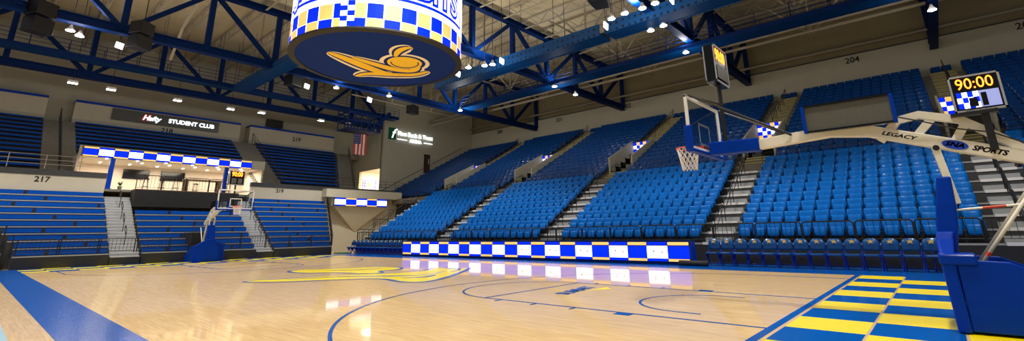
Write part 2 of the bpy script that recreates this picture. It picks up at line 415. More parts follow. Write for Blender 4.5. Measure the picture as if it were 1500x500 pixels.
# vomitories
def ypar(y): return UZ0+URISE*((y-UY0)/URUN)
scr_lab = ['screen over the walkway mouth nearest the corner bank sign wall', 'screen over the second walkway mouth from the left of the far stand',
           'screen over the middle walkway mouth left of the near hoop net', 'screen over the walkway mouth seen just behind the near backboard arm', 'screen over the rightmost walkway mouth beside the shot clock']
LEDP = dict(b=0, w=1, g=2)
for vi, (v0, v1) in enumerate(VOM):
    ya, yb = UY0+URUN*VJ0, UY0+URUN*VJ1; zb = 16.2
    for x0, x1 in ((v0-.35, v0), (v1, v1+.35)):
        b = MB().prism([(ya-.2, zb), (yb, zb), (yb, ypar(yb)+2.4), (ya-.2, ypar(ya)+3.0)], x0, x1, 'x')
        struct(b, 'vomitory_wall', 'grey_wall')
    struct(MB().box(v0, v1, ya, yb+8, 15.4, 15.8), 'vomitory_floor', 'concrete')
    struct(MB().box(v0-.3, v1+.3, yb, yb+.6, 22.7, ypar(yb)+1.6), 'vomitory_header', 'concrete')
    b = MB()
    wv = v1-v0-.2; nx, nz = 6, 4; H = 3.3
    for i in range(nx):
        for k in range(nz):
            c = (i+k) % 2
            mi = 0 if c else (2 if (k in (0, nz-1)) else 1)
            x = v0+.1+wv*i/nx; z = 23.0+H*k/nz
            b.box(x, x+wv/nx, yb-.16, yb-.06, z, z+H/nz, mi)
    t = thing('video_screen', 'blue and white '+scr_lab[vi], 'screen', ((v0+v1)/2, yb-.1, 23))
    b.build('screen_face', ['led_blue', 'led_white', 'led_gold'], t)
    MB().box(v0+.02, v1-.02, yb-.06, yb-.005, 22.9, 26.4).build('housing', 'black_metal', t)

# ------------------------------------------------------------------ arena seats
def seat_meshes():
    W = 1.64
    def shell(z0, z1, ya, yb, th, bulge, top_round, bot_round, W=W):
        rings = []; n = 6
        for i in range(n+1):
            u = i/n; z = z0+(z1-z0)*u; yc = ya+(yb-ya)*u
            wd = W
            if top_round and u > .8: wd = W-.22*((u-.8)/.2)**2
            if bot_round and u < .25: wd = W-.3*((.25-u)/.25)**2
            cv = bulge*math.sin(math.pi*u)
            ring = []
            for k in range(6):
                t = k/5*2-1; ring.append((t*wd/2, yc-cv-.10*(1-t*t)*-1, z))
            for k in range(6):
                t = 1-k/5*2; ring.append((t*wd/2, yc-cv+th+.10*(1-t*t), z))
            rings.append(ring)
        return MB().loft(rings)
    back = shell(1.3, 2.62, .0, .28, .12, .05, True, False)
    pan = shell(.80, 1.92, -.62, -.36, .20, .10, False, True, W=1.34)
    rings_ = None
    arm = MB().box(-.91, -.80, -.60, .10, 1.72, 1.90).box(-.89, -.82, -.25, .0, .75, 1.75)
    foot = MB().box(-.91, -.81, -.15, .25, 0, .9).box(-.8, .8, -.12, .02, .9, 1.0)
    return back, pan, arm, foot
bk, pn, ar, ft = seat_meshes()
proto = thing('arena_seat', 'x', 'seat', (0, 0, 0))
for nm, mb, mm, sm in (('backrest', bk, 'seat_blue', True), ('seat_pan', pn, 'seat_blue', True), ('armrest', ar, 'chair_navy', False), ('support_bracket', ft, 'black_metal', False)):
    mb.build(nm, mm, proto, smooth=sm)
SEC = {0: 'left end section', 1: 'section over the scorers table', 2: 'section left of near hoop', 3: 'section behind near hoop', 4: 'right edge section'}
seats = []
PITCH = 1.75
LSEC = [(-57.6, -31.2), (-26.5, -1.5), (3.2, 28.3), (32.4, 58.3), (62.5, 82)]
USEC = [(-90.6, -61.8), (-55.6, -32.0), (-25.6, -2.3), (4.0, 27.3), (33.5, 57.1), (63.3, 95)]
for si, (a, c) in enumerate(LSEC):
    n = int((c-a)/PITCH); off = ((c-a)-n*PITCH)/2
    for i in range(NL):
        for k in range(n): seats.append((a+off+PITCH*(k+.5), Y0+RUN*(i+1)-.75, Z0+RISE*i, 'L', si, i, k))
for si, (a, c) in enumerate(USEC):
    n = int((c-a)/PITCH); off = ((c-a)-n*PITCH)/2
    for i in range(NU):
        for k in range(n): seats.append((a+off+PITCH*(k+.5), UY0+URUN*(i+1)-.75, UZ0+URISE*i, 'U', si, i, k))
for (v0, v1) in VOM:                      # the last row runs on above the aisle steps
    for q in (-.9, .9): seats.append(((v0+v1)/2+q, 104-1.4, UZ0+URISE*(NU-1), 'U', 9, NU-1, 0))
CAM = (53.92, -31.7, 4.6)
def vis(s_): return s_[3] == 'L' and s_[0] < (60+(s_[1]-36)*-.6 if s_[4] == 4 else 99)
cand = sorted([s_ for s_ in seats if s_[3] == 'L' and s_[4] in (0, 1, 2, 3)], key=lambda s_: (s_[0]-CAM[0])**2+(s_[1]-CAM[1])**2)
near = cand[:300]; nearset = set((s_[0], s_[1]) for s_ in near)
first = True
for x, y, z, tier, si, i, k in near:
    o = proto if first else copy_tree(proto); first = False
    o.location = Vector((x, y, z+.012))*S
    row = 'front row' if i == 0 else ORD[i+1]+' row up'
    tag(o, 'blue arena seat, %s, %s from the left, %s' % (row, ORD[k+1], SEC[si]), 'seat', 'blue folding seats of the lower far stand')
rest = [s_ for s_ in seats if (s_[0], s_[1]) not in nearset]
b = MB()
pv, pf, pm = [], [], []
for mb, mi in ((bk, 0), (pn, 0), (ar, 1), (ft, 2)):
    o_ = len(pv); pv += mb.v; pf += [tuple(q+o_ for q in f) for f in mb.f]; pm += [mi]*len(mb.f)
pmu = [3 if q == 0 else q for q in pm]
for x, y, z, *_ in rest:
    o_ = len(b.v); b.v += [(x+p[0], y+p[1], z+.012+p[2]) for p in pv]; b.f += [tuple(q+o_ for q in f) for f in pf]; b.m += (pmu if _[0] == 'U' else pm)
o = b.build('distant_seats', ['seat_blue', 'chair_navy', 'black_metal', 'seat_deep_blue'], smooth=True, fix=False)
tag(o, 'many rows of distant blue seats filling the far stand above and left', 'seats', kind='stuff')

# ------------------------------------------------------------------ rails
def rail_panel_mesh(wd, h, n):
    b = MB(); r = .085; c = .28
    pts = [(-wd/2, 0, 0), (-wd/2, 0, h-c), (-wd/2+c*.3, 0, h-c*.3), (-wd/2+c, 0, h), (wd/2-c, 0, h), (wd/2-c*.3, 0, h-c*.3), (wd/2, 0, h-c), (wd/2, 0, 0)]
    b.tube(pts, r, 6); b.tube([(-wd/2, 0, .35), (wd/2, 0, .35)], .04, 5)
    p = MB()
    for i in range(1, n): p.tube([(-wd/2+wd*i/n, 0, .35), (-wd/2+wd*i/n, 0, h)], .035, 4)
    return b, p
def make_rail(nm, wd, h, n, label='x', group=None):
    t = thing(nm, label, 'railing', (0, 0, 0), 0, group)
    a, p = rail_panel_mesh(wd, h, n)
    a.build('frame', 'black_metal', t); p.build('pickets', 'black_metal', t)
    return t
G1 = 'black picket rail panels along the far stand front'
rp = make_rail('guard_rail', 5.25, 2.4, 9)
xs = [LX0+2.7+5.42*i for i in range(26)]
for i, x in enumerate(xs):
    o = rp if i == 0 else copy_tree(rp)
    o.location = Vector((x, Y0+.22, Z0+.14))*S
    tag(o, 'black picket rail panel, %s from the left along the far stand front' % (ORD[i+1] if i < 25 else 'last'), 'railing', G1)
# stepping guard panels on the left end of the far stand
rs = make_rail('side_rail', 4.4, 3.2, 7)
for i in range(5):
    o = rs if i == 0 else copy_tree(rs)
    o.location = Vector((LX0-.1, Y0+2.4+4.6*i, Z0+RISE*2*i*.955+.03))*S; o.rotation_euler = (0, 0, math.pi/2)
    tag(o, 'black rail panel climbing the far stand left end, %s from the bottom' % ORD[i+1], 'railing', 'side rail panels at the left end of the far stand')
def make_handrail(rise, run):
    t = thing('aisle_handrail', 'x', 'handrail', (0, 0, 0))
    b = MB(); L = run*1.7; R_ = rise*1.7
    b.tube([(0, 0, 0), (0, 0, 2.6), (0, .15, 2.85), (0, .4, 3.0), (0, L-.2, 3.0+R_-.15), (0, L, 2.8+R_), (0, L+.02, 2.3+R_), (0, L-.2, 2.1+R_), (0, .5, 1.85), (0, .05, 1.7)], .07, 6)
    b.build('rail_loop', 'black_metal', t)
    MB().tube([(0, L*.8, R_), (0, L*.8, 2.9+R_*.8)], .06, 6).build('post', 'black_metal', t)
    return t
hr = make_handrail(RISE, RUN); k0 = True
an = ['leftmost', 'second', 'third', 'fourth', 'rightmost']
for ai, (a0, a1) in enumerate(AIS):
    for q, i in enumerate((0, 2, 4, 6)):
        o = hr if k0 else copy_tree(hr); k0 = False
        o.location = Vector(((a0+a1)/2, Y0+RUN*i+.5, Z0+RISE*i+.1))*S
        tag(o, 'black looped handrail on the %s lower aisle of the far stand, %s up' % (an[ai], ORD[q+1]), 'handrail', 'aisle handrails of the lower far stand')
    for q, j in enumerate((8, 10, 12, 14)):
        o = copy_tree(hr)
        o.location = Vector(((a0+a1)/2, UY0+URUN*j+.3, UZ0+URISE*j+.1))*S
        tag(o, 'black looped handrail on the %s upper aisle of the far stand, %s up' % (an[ai], ORD[q+1]), 'handrail', 'aisle handrails of the upper far stand')
t = thing('crosswalk_rail', 'thin black cross aisle rail between lower and upper far seats', 'railing', (0, 58, 15.5))
b = MB()
for (a, c) in LSEC:
    for z in (16.6, 17.4, 18.2): b.tube([(a, 58.2, z), (c, 58.2, z)], .045, 5)
b.build('rail', 'black_metal', t)
b = MB()
for (a, c) in LSEC:
    n = 5
    for i in range(n+1): x = a+(c-a)*i/n; b.box(x-.05, x+.05, 58.15, 58.25, 15.4, 18.25)
b.build('posts', 'black_metal', t)
for i, (x, lab) in enumerate([(v[0], v) for v in VOM]):   # U rails in the walkway mouths
    b = MB().tube([(VOM[i][0]+.5, 64.2, 16.0), (VOM[i][0]+.5, 64.2, 18.6), (VOM[i][0]+.5, 67, 20.0), (VOM[i][0]+.5, 68, 19.4), (VOM[i][0]+.5, 68, 17)], .06)
    tag(b.build('mouth_rail', 'black_metal'), 'bent black rail in the '+['leftmost', 'second', 'third', 'fourth', 'rightmost'][i]+' walkway mouth of the far stand', 'handrail')
b = MB().tube([(-90.9, 61.5, 19.6), (-90.9, 78.5, 28.6)], .09).tube([(-90.9, 82.5, 30.6), (-90.9, 98.5, 39)], .09)
tag(b.build('wall_handrail', 'black_metal'), 'dark sloping handrail fixed to the wall under the bank sign', 'handrail')
t = thing('exit_door', 'brown door high in the corner wall beside the sloping handrail', 'door', (-90.95, 80.3, 27.5))
MB().box(-91, -90.9, 78.9, 81.8, 27.0, 34.2).build('door_frame', 'text_black', t)
o = MB().box(-90.9, -90.8, 79.15, 81.55, 27.0, 33.9).build('door_leaf', 'door_brown', t)
MB().box(-90.8, -90.76, 80.9, 81.2, 30.5, 32.5).build('door_window', 'white_gloss', t)

# ------------------------------------------------------------------ LED boards
def led_board(name, label, cat, axis, fixed, u0, u1, z0, z1, n, start, face, depth=.5, group=None):
    """checker LED strip; axis 'x': runs in x facing -y; axis 'y': runs in y facing +x"""
    loc = ((u0+u1)/2, fixed, z0) if axis == 'x' else (fixed, (u0+u1)/2, z0)
    t = thing(name, label, cat, loc, 0, group)
    H = z1-z0; wd = (u1-u0)/n
    def B(b, a0, a1, za, zb, d0, d1, mi):
        if axis == 'x': b.box(a0, a1, fixed-d1, fixed-d0, za, zb, mi)
        else: b.box(fixed+d0, fixed+d1, a0, a1, za, zb, mi)
    for i in range(n):
        b = MB(); a = u0+wd*i; g = .02*wd
        isb = (i % 2 == 0) == (start == 'b')
        top, mid = (2, 0) if isb else (0, 1)
        B(b, a+g, a+wd-g, z0, z0+H*.13, .0, .05, top); B(b, a, a+wd, z0+H*.15, z0+H*.80, .0, .05, mid)
        B(b, a+g, a+wd-g, z0+H*.84, z1, .0, .05, top)
        if not isb:                                    # scattered fleck pattern in the white cells
            rnd = random.Random(11)
            for q in range(16):
                aa = rnd.random()*6.28; rr = wd*.24*rnd.random()**.5; ca = a+wd/2+rr*math.cos(aa); cz = z0+H*.47+rr*math.sin(aa)*.9
                s_ = wd*(.012+.02*rnd.random()); B(b, ca-s_, ca+s_, cz-s_, cz+s_, .05, .06, 3 if q % 3 else 4)
        b.build('led_panel', ['led_blue', 'led_white', 'led_gold', 'led_speck', 'truss_blue'], t)
    b = MB(); B(b, u0-.1, u1+.1, z0-.05, z1+.08, -depth, -.01, 0); b.build('housing', 'black_metal', t)
    return t
t = led_board('scorers_table', 'long courtside scorers table fronted by blue, white and gold lit panels', 'table', 'x', 31, -34.4, 28.6, .45, 2.95, 21, 'b', 1, .12)
MB().box(-34.8, 28.9, 30.9, 32.2, 3.03, 3.18).build('tabletop', 'truss_blue', t)
MB().box(28.75, 28.95, 30.93, 32.2, 0, 3.03).build('end_panel', 'pad_blue', t)
MB().box(-34.7, 29.0, 31.1, 31.5, 0, .42).build('kick_board', 'truss_blue', t)
tag(MB().box(-9.2, -8.0, 31.4, 31.8, 3.19, 3.75).prism([(-9.5, 3.19), (-9.2, 3.75), (-9.2, 3.19)], 31.4, 31.8, 'y').build('monitor', 'tv_black'), 'small dark monitor on top of the scorers table', 'monitor')
t = thing('cable_roll', 'rolled black mat lying by the right end of the scorers table', 'mat', (30, 31, 0))
MB().tube([(27.3, 30.5, .36), (31.0, 30.5, .36)], .34, 12).build('roll', 'skirt_black', t, smooth=True)
led_board('ribbon_board', 'long checkered ribbon screen above the student club opening', 'screen', 'y', -79.5, -18.4, 14.5, 21.7, 23.7, 13, 'b', 1, .5)
led_board('ribbon_board', 'short checkered ribbon screen on the corner balcony left of the far stand', 'screen', 'y', -75.8, 36.3, 53.5, 12.85, 15.1, 5, 'w', 1, .5)

# ------------------------------------------------------------------ courtside padded chairs
def make_chair():
    t = thing('folding_chair', 'x', 'chair', (0, 0, 0))
    def cushion(x0, x1, y0, y1, z0, z1, topr=.0):
        rings = []; n = 5
        for i in range(n+1):
            u = i/n; z = z0+(z1-z0)*u; wd = (x1-x0)/2; k = 1
            if u > .7: wd -= topr*((u-.7)/.3)**2
            th = (y1-y0)/2*(.6+.4*math.sin(math.pi*min(max(u, .05), .95))); yc = (y0+y1)/2+.14*u
            rings.append([(wd*math.cos(a)*(1 if abs(math.cos(a)) < .99 else 1), yc+th*math.sin(a)*1.0, z) for a in [2*math.pi*q/12 for q in range(12)]] if False else
                         [(-wd, yc-th*.5, z), (-wd*.8, yc-th, z), (0, yc-th*.85, z), (wd*.8, yc-th, z), (wd, yc-th*.5, z), (wd, yc+th*.5, z), (wd*.8, yc+th, z), (0, yc+th, z), (-wd*.8, yc+th, z), (-wd, yc+th*.5, z)])
        return MB().loft(rings)
    br = cushion(-.74, .74, .38, .72, 2.0, 3.3, .42).build('backrest', 'chair_navy', t, smooth=True)
    st = MB(); 
    pts = [(-.72, -.75), (-.6, -.9), (.6, -.9), (.72, -.75), (.72, .45), (-.72, .45)]
    st.prism(pts, 1.45, 1.68, 'z').build('seat_cushion', 'chair_navy', t, bev=.06)
    b = MB(); c = [(0, .30), (.07, .1), (.26, .12), (.12, -.02), (.2, -.2), (0, -.1), (-.2, -.2), (-.12, -.02), (-.26, .12), (-.07, .1)]
    b.prism([(x*1.15, 2.95+z*1.0) for x, z in c], .33, .42, 'y').build('emblem', 'gold', br)
    for s_ in (-1, 1):
        MB().tube([(s_*.74, -.75, 0), (s_*.74, .2, 1.4), (s_*.73, .66, 2.2), (s_*.74, .72, 2.9)], .05, 6).build('front_leg', 'frame_blue', t)
        MB().tube([(s_*.72, .75, 0), (s_*.72, -.3, 1.45)], .05, 6).build('rear_leg', 'frame_blue', t)
        MB().prism([(-.7, 1.42), (.35, 1.42), (-.1, .75)], s_*.74-.03, s_*.74+.03, 'x').build('side_plate', 'frame_blue', t)
    MB().tube([(-.72, .6, .3), (.72, .6, .3)], .04, 6).build('stretcher', 'frame_blue', t)
    return t
ch = make_chair(); used = False
for i in range(14):
    o = ch if not used else copy_tree(ch); used = True
    o.location = Vector((31.1+1.68*i, 32.6, .013))*S; o.rotation_euler = (0, 0, random.uniform(-.012, .012))
    tag(o, 'navy padded chair, %s from the left in the row behind the near hoop base' % ORD[i+1], 'chair', 'padded chairs right of the scorers table')
o = copy_tree(ch); o.location = Vector((53.6, 34.4, .013))*S
tag(o, 'navy padded chair standing alone behind the right end of its row', 'chair')
for i in range(13):
    o = copy_tree(ch); o.location = Vector((-59.6+1.82*i, 33.2, .013))*S; o.rotation_euler = (0, 0, random.uniform(-.012, .012))
    tag(o, 'navy padded chair, %s from the left in the row left of the scorers table' % ORD[i+1], 'chair', 'padded chairs left of the scorers table')

# ------------------------------------------------------------------ left end: bleachers
BX, BRUN, BRISE, BZ = -60.0, 1.9, 1.24, 2.0
def bflare(x): return 28.2+.38*(-60-x)
BL = [('left', -26.0, -13.9), ('middle', -9.2, 10.8), ('right', 14.7, None)]
blabs = dict(left='blue bench bleacher section at the far left of the hall', middle='blue bench bleacher section behind the far hoop, cut by a black portal', right='blue bench bleacher section right of the far hoop and its stairs')
NOTCH = (-1.6, 2.2)
for nm, ya, yb in BL:
    t = thing('bench_bleacher', blabs[nm], 'bleacher', (-60, ya, 0))
    b = MB(); nz = MB()
    rows = range(10) if nm != 'middle' else range(7)
    for i in rows:
        x1 = BX-BRUN*i; x0 = x1-BRUN-.02; z = BZ+BRISE*i; y1 = yb if yb is not None else bflare(x1)
        y0 = ya+(0 if nm != 'left' else -1.0*max(0, i-1)*.8)
        if nm == 'middle': y0 = ya; y1 = yb
        segs = [(y0, y1)]
        if nm == 'middle' and i < 3: segs = [(y0, NOTCH[0]), (NOTCH[1], y1)]
        for s0, s1 in segs:
            b.box(x0, x1, s0, s1, 0, z); nz.box(x1-.1, x1+.06, s0, s1, z-.15, z+.05); nz.box(x0+.9, x1-.1, s0, s1, z, z+.04)
            q = MB().box(x0+.15, x0+.95, s0+.1, s1-.1, z+.72, z+.90).box(x0+.80, x0+.98, s0+.1, s1-.1, z+.18, z+.84)
            for g in range(int((s1-s0)/12)+1): 
                yy = s0+4+12*g+((i*5) % 7)
                if yy < s1-.5: q.box(x0+.97, x0+1.0, yy-.25, yy+.25, z+.12, z+.84, 1)
            q.build('bench', ['bench_blue', 'black_metal'], t)
    b.build('platform', 'deck_dark', t); nz.build('footboards', 'aluminum', t)
    q = MB()
    y1 = yb if yb is not None else bflare(BX)
    for s0, s1 in ([(ya, NOTCH[0]), (NOTCH[1], y1)] if nm == 'middle' else [(ya, y1)]): q.box(BX+.02, BX+.12, s0, s1, 0, BZ-.15)
    q.build('front_skirt', 'skirt_black', t)
b = MB().box(-65.5, -60.2, NOTCH[0]+.06, NOTCH[1]-.06, 0, 5.6)
tag(b.build('portal_box', 'black_drape'), 'black draped box set into the middle bleachers beside the far hoop', 'portal')
# aisle stairs
for (ya, yb, lab) in ((-13.7, -9.4, 'grey metal stairs between the left and middle end bleachers'), (11.0, 14.5, 'grey metal stairs right of the far hoop between bleachers'), (-30.4, -26.4, 'dark steps at the left edge of the end bleachers')):
    b = MB(); n = MB()
    for i in range(20):
        x1 = BX-BRUN/2*i; z = 1.4+BRISE/2*i
        e_ = .8*max(0, i/2-1) if ya < -20 else 0
        b.box(x1-BRUN/2-.02, x1, ya-e_, yb-e_-(.35+.5 if e_ or ya < -20 else 0), 0, z); n.box(x1-BRUN/2, x1+.05, ya-e_, yb-e_-(.85 if ya < -20 else 0), z, z+.06)
    t = thing('stair_flight', lab, 'stairs', (-60, ya, 0))
    b.build('risers', 'aluminum', t); MB().box(BX+.02, BX+.1, ya-0, yb-(.85 if ya < -20 else 0), 0, 1.3).build('front_skirt', 'skirt_black', t); n.build('treads', 'white_gloss' if ya > -20 else 'deck_dark', t)
bh = None
for (yc, lab) in ((-11.5, 'left'), (12.7, 'right')):
    for q in range(4):
        if bh is None:
            bh = thing('stair_handrail', 'x', 'handrail', (0, 0, 0))
            MB().tube([(0, 0, 0), (0, 0, 2.4), (-.2, 0, 2.75), (-1.5, 0, 3.6), (-1.9, 0, 3.5), (-1.95, 0, 3.0), (-1.6, 0, 2.7), (-.1, 0, 1.8)], .07).build('rail_loop', 'black_metal', bh); o = bh
        else: o = copy_tree(bh)
        i = 3+4*q
        o.location = Vector((BX-BRUN/2*i-.3, yc, 1.62+BRISE/2*i))*S
        tag(o, 'black looped handrail on the %s end bleacher stairs, %s from the bottom' % (lab, ORD[q+1]), 'handrail', 'handrails on the end bleacher stairs')
br_ = make_rail('bleacher_rail', 4.9, 2.5, 9); k0 = True
ys = [-23.3, -18.1, -12.9, -7.6, -3.4, 5.0, 10.15, 15.3, 20.45, 25.6]
for i, y in enumerate(ys):
    o = br_ if i == 0 else copy_tree(br_)
    o.location = Vector((BX-.1, y, BZ+.16))*S; o.rotation_euler = (0, 0, math.pi/2)
    if i == 4: o.scale = (.6, 1, 1)
    tag(o, 'black picket rail, %s from the left along the end bleacher front' % ORD[i+1], 'railing', 'rail panels along the end bleacher front')
for i, y in enumerate((-.7, 1.5)):
    o = copy_tree(br_); o.location = Vector((-60.4, y*.95, 5.62))*S; o.rotation_euler = (0, 0, math.pi/2); o.scale = (.34, 1, 1)
    tag(o, 'short black rail on the portal box, %s side' % ('left', 'right')[i], 'railing')
t = thing('end_rail', 'stepped black rail closing the right side of the end bleachers', 'railing', (-60, 28.5, 0))
b = MB()
for i in range(10):
    x = BX-BRUN*i; y = bflare(x)+.15; z = BZ+BRISE*i
    b.tube([(x-.2, y, z), (x-.2, y, z+2.7)], .07); b.tube([(x-BRUN+.3, y+.6, z), (x-BRUN+.3, y+.6, z+2.9)], .05)
b.tube([(BX-.2, bflare(BX)+.15, BZ+2.7), (BX-BRUN*9-.2, bflare(BX-BRUN*9)+.15, BZ+BRISE*9+2.7)], .08)
b.build('rail', 'black_metal', t)
t = thing('left_stair_rail', 'row of dark posts climbing the left edge stairs', 'railing', (-60, -26.3, 0))
b = MB()
for i in range(4): b.tube([(BX-.5-2.4*i, -26.3-1*i, 2+BRISE*1.25*i), (BX-.5-2.4*i, -26.3-1*i, 5.4+BRISE*1.25*i)], .09)
b.build('posts', 'black_metal', t)

# club box behind the bleachers, concourse fascias
struct(MB().box(-80, -79.15, -60, -13.85, 0, 17.2).box(-80, -79.15, 14.8, 59.4, 0, 17.2), 'wall_left', 'cream_wall', 'cream fascia wall above the end bleachers')
struct(MB().box(-80, -79.0, -60, -13.85, 17.2, 18.3).box(-80, -79.0, 14.8, 59.4, 17.2, 18.3), 'trim_2', 'deck_dark')
struct(MB().box(-112, -80, -60, -19, 16.6, 17.0).box(-112, -80, 18.1, 104, 16.6, 17.0), 'concourse_floor', 'concrete')
struct(MB().box(-95, -79.2, -19, 18, 14.5, 15.0), 'club_floor', 'concrete')
struct(MB().box(-95.4, -95, -19, 18, 15, 23), 'wall_club', 'club_wall', 'cream back wall of the student club')
struct(MB().box(-95, -80.6, -19, 18, 21.9, 22.2), 'club_ceiling', 'club_wall', 'beige club ceiling')
struct(MB().box(-94.9, -80.6, 17.7, 18.0, 15, 21.8).box(-94.9, -80.6, -19, -18.7, 15, 21.8), 'club_side_wall', 'club_wall')
struct(MB().box(-80.55, -80.05, -19, 18, 21.7, 24.0).box(-90.4, -80.6, -19, 18, 22.25, 22.35), 'club_header', 'grey_wall')
MBs = MB().box(-79.1, -75.0, -9.3, 10.9, 11.2, 14.8)
t = thing('club_balcony', 'black draped balcony front below the student club', 'balcony', (-76, 2, 11.9))
MBs.build('drape', 'black_drape', t); MB().box(-79.1, -75.1, -9.3, 10.9, 14.8, 14.98).build('deck', 'wood_table', t)
cr = make_rail('balcony_rail', 4.4, 3.0, 7)
for i in range(4):
    o = cr if i == 0 else copy_tree(cr)
    o.location = Vector((-75.25, -7.1+4.56*i, 15.0))*S; o.rotation_euler = (0, 0, math.pi/2)
    tag(o, 'black balcony rail panel before the student club, %s from the left' % ORD[i+1], 'railing', 'rail panels of the student club balcony')
for y, lab in ((-13.3, 'blue post at the left side of the student club opening'), (8.9, 'blue post in the middle right of the student club opening')):
    tag(MB().box(-80.2, -79.4, y-.4, y+.4, 15, 21.6).box(-80.3, -79.3, y-.5, y+.5, 15, 15.2).build('club_post', 'cap_blue'), lab, 'post')
for i, y in enumerate((-6.3, 1.3)):
    t = thing('television', 'large dark television on the club back wall, %s of two' % ('left', 'right')[i], 'television', (-94.9, y, 20))
    MB().box(-94.98, -94.7, y-2.6, y+2.6, 18.9, 21.2).build('bezel', 'black_metal', t); MB().box(-94.7, -94.66, y-2.5, y+2.5, 19.0, 21.1).build('screen', 'tv_black', t)
def hi_table(x, y, wdx, wdy, h, lab):
    t = thing('high_table', lab, 'table', (x, y, 15))
    MB().box(x-wdx/2, x+wdx/2, y-wdy/2, y+wdy/2, 15+h-.3, 15+h).build('tabletop', 'wood_table', t, bev=.04)
    for sy in (-1, 1):
        for sx in (-1, 1): MB().box(x+sx*wdx*.4-.18, x+sx*wdx*.4+.18, y+sy*wdy*.42-.35, y+sy*wdy*.42+.35, 15, 15+h-.3).build('leg', 'wood_table', t)
hi_table(-77.8, 3.6, 2.0, 8.0, 2.9, 'long wooden high table on the club balcony')
def stool(x, y, lab):
    t = thing('bar_stool', lab, 'stool', (x, y, 15))
    MB().prism([(x+.6*math.cos(a), y+.6*math.sin(a)) for a in [k*math.pi/6 for k in range(12)]], 17.2, 17.4, 'z').build('seat', 'tv_black', t)
    for k in range(4):
        a = math.pi/4+k*math.pi/2; MB().tube([(x+.7*math.cos(a), y+.7*math.sin(a), 15), (x+.4*math.cos(a), y+.4*math.sin(a), 17.2)], .05).build('leg', 'black_metal', t)
    MB().tube([(x+.55*math.cos(a), y+.55*math.sin(a), 15.7) for a in [k*math.pi/6 for k in range(12)]], .04, 5, closed=True).build('foot_ring', 'black_metal', t)
for x, y, l in ((-77, -7.4, 'black round stool at the left end of the club balcony'), (-78.3, -4.2, 'black round stool between balcony rail and left television'), (-77.2, -1.8, 'black round stool left of the wooden high table'), (-77.4, 9.2, 'black round stool right of the wooden high table'), (-82.5, 3.5, 'black round stool behind the wooden high table')): stool(x, y, l)
t = thing('potted_plant', 'small green potted plant beside the club stairs', 'plant', (-80.9, -11.1, 15))
MB().loft([[(-80.9+r*math.cos(k*.785), -11.1+r*math.sin(k*.785), z) for k in range(8)] for r, z in ((.3, 15), (.42, 15.8))]).build('pot', 'concrete', t)
b = MB()
for k in range(26):
    a = random.random()*6.28; e = random.uniform(.2, .7); h = random.uniform(.4, 1.2)
    p = Vector((-80.9, -11.1, 15.8)); q = p+Vector((e*math.cos(a), e*math.sin(a), h)); r_ = Vector((-math.sin(a), math.cos(a), 0))*.12
    mm_ = (p+q)/2+Vector((0, 0, .15)); b.add([p, mm_+r_, q, mm_-r_], [(0, 1, 2, 3)])
b.build('foliage', 'leaf', t)
n_ = 0
for i, x in enumerate((-82.5, -86.5, -90.5)):
    for k in range(6):
        y = -14+5.4*k+(i % 2)*1.6; n_ += 1
        tag(MB().box(x-.55, x+.55, y-.16, y+.16, 21.76, 21.89).build('ceiling_strip_light', 'club_lamp'), 'short lit ceiling strip in the student club, %s row, %s from left' % (('front', 'middle', 'back')[i], ORD[k+1]), 'light', 'strip lights in the student club ceiling')
for y in (-12, 0, 12):
    ld = bpy.data.lights.new('club_light', 'AREA'); ld.energy = 170; ld.color = (1, .86, .68); ld.size = 2.5
    lo = bpy.data.objects.new('club_light', ld); col.objects.link(lo); lo.location = Vector((-87, y, 21.5))*S
ld = bpy.data.lights.new('concourse_light', 'AREA'); ld.energy = 420; ld.color = (1, .82, .6); ld.size = 2
lo = bpy.data.objects.new('concourse_light', ld); col.objects.link(lo); lo.location = Vector((-98, 66, 27.5))*S

# corner corbel under the short ribbon
b = MB().add([(-79.1, 36.3, 12.8), (-79.1, 54, 12.8), (-79.1, 45, 5.5), (-76.2, 36.3, 12.8), (-76.2, 54, 12.8), (-77.6, 45, 9.5)],
             [(3, 4, 5), (3, 5, 2, 0), (4, 1, 2, 5), (0, 1, 4, 3), (0, 2, 1)])
struct(b, 'corner_corbel', 'cream_wall', 'cream wedge under the corner balcony')
struct(MB().box(-79.1, -76.4, 34, 59.4, 15.3, 17.6).box(-79.1, -76.4, 36.3, 54, 12.85, 15.3), 'corner_balcony', 'cream_wall')
t = thing('balcony_guard', 'thin black guard rail on the corner balcony above the ribbon screen', 'railing', (-78.5, 48, 18.4))
b = MB()
for z in (19.2, 20.1, 21): b.tube([(-78.4, 36, z), (-78.4, 62, z)], .05)
for k in range(8): b.tube([(-78.4, 36+3.7*k, 18.4), (-78.4, 36+3.7*k, 21)], .06)
b.build('rail', 'black_metal', t)

# upper end stands
def uflare(x): return 40+.44*(-80-x)
UE = [('left', -60, -24, 0), ('middle', -18.4, 17.5, 5), ('right', 24, None, 0)]
ul = dict(left='dark blue upper bench section at the left edge, numbered 217 below', middle='dark blue upper bench section above the checkered club ribbon', right='dark blue upper bench section numbered 219 between two upper stairs')
ERUN, ERISE, EX, EZ = 2.1, 1.26, -80.08, 17.4
for nm, ya, yb, i0 in UE:
    t = thing('upper_bench_section', ul[nm], 'seating', (-80, ya, 17))
    b = MB()
    for i in range(i0, 13):
        x1 = EX-ERUN*i; x0 = x1-ERUN; z = EZ+ERISE*i; y1 = yb if yb is not None else uflare(x1)
        b.box(x0-.02, x1, ya, y1, z-1.3, z)
        q = MB().box(x0+.4, x0+1.3, ya+.1, y1-.1, z+.60, z+.72).box(x0+.3, x0+.45, ya+.1, y1-.1, z+.72, z+1.12)
        q.build('bench', 'bench_blue', t, bev=.04)
    b.build('terrace', 'deck_dark', t)
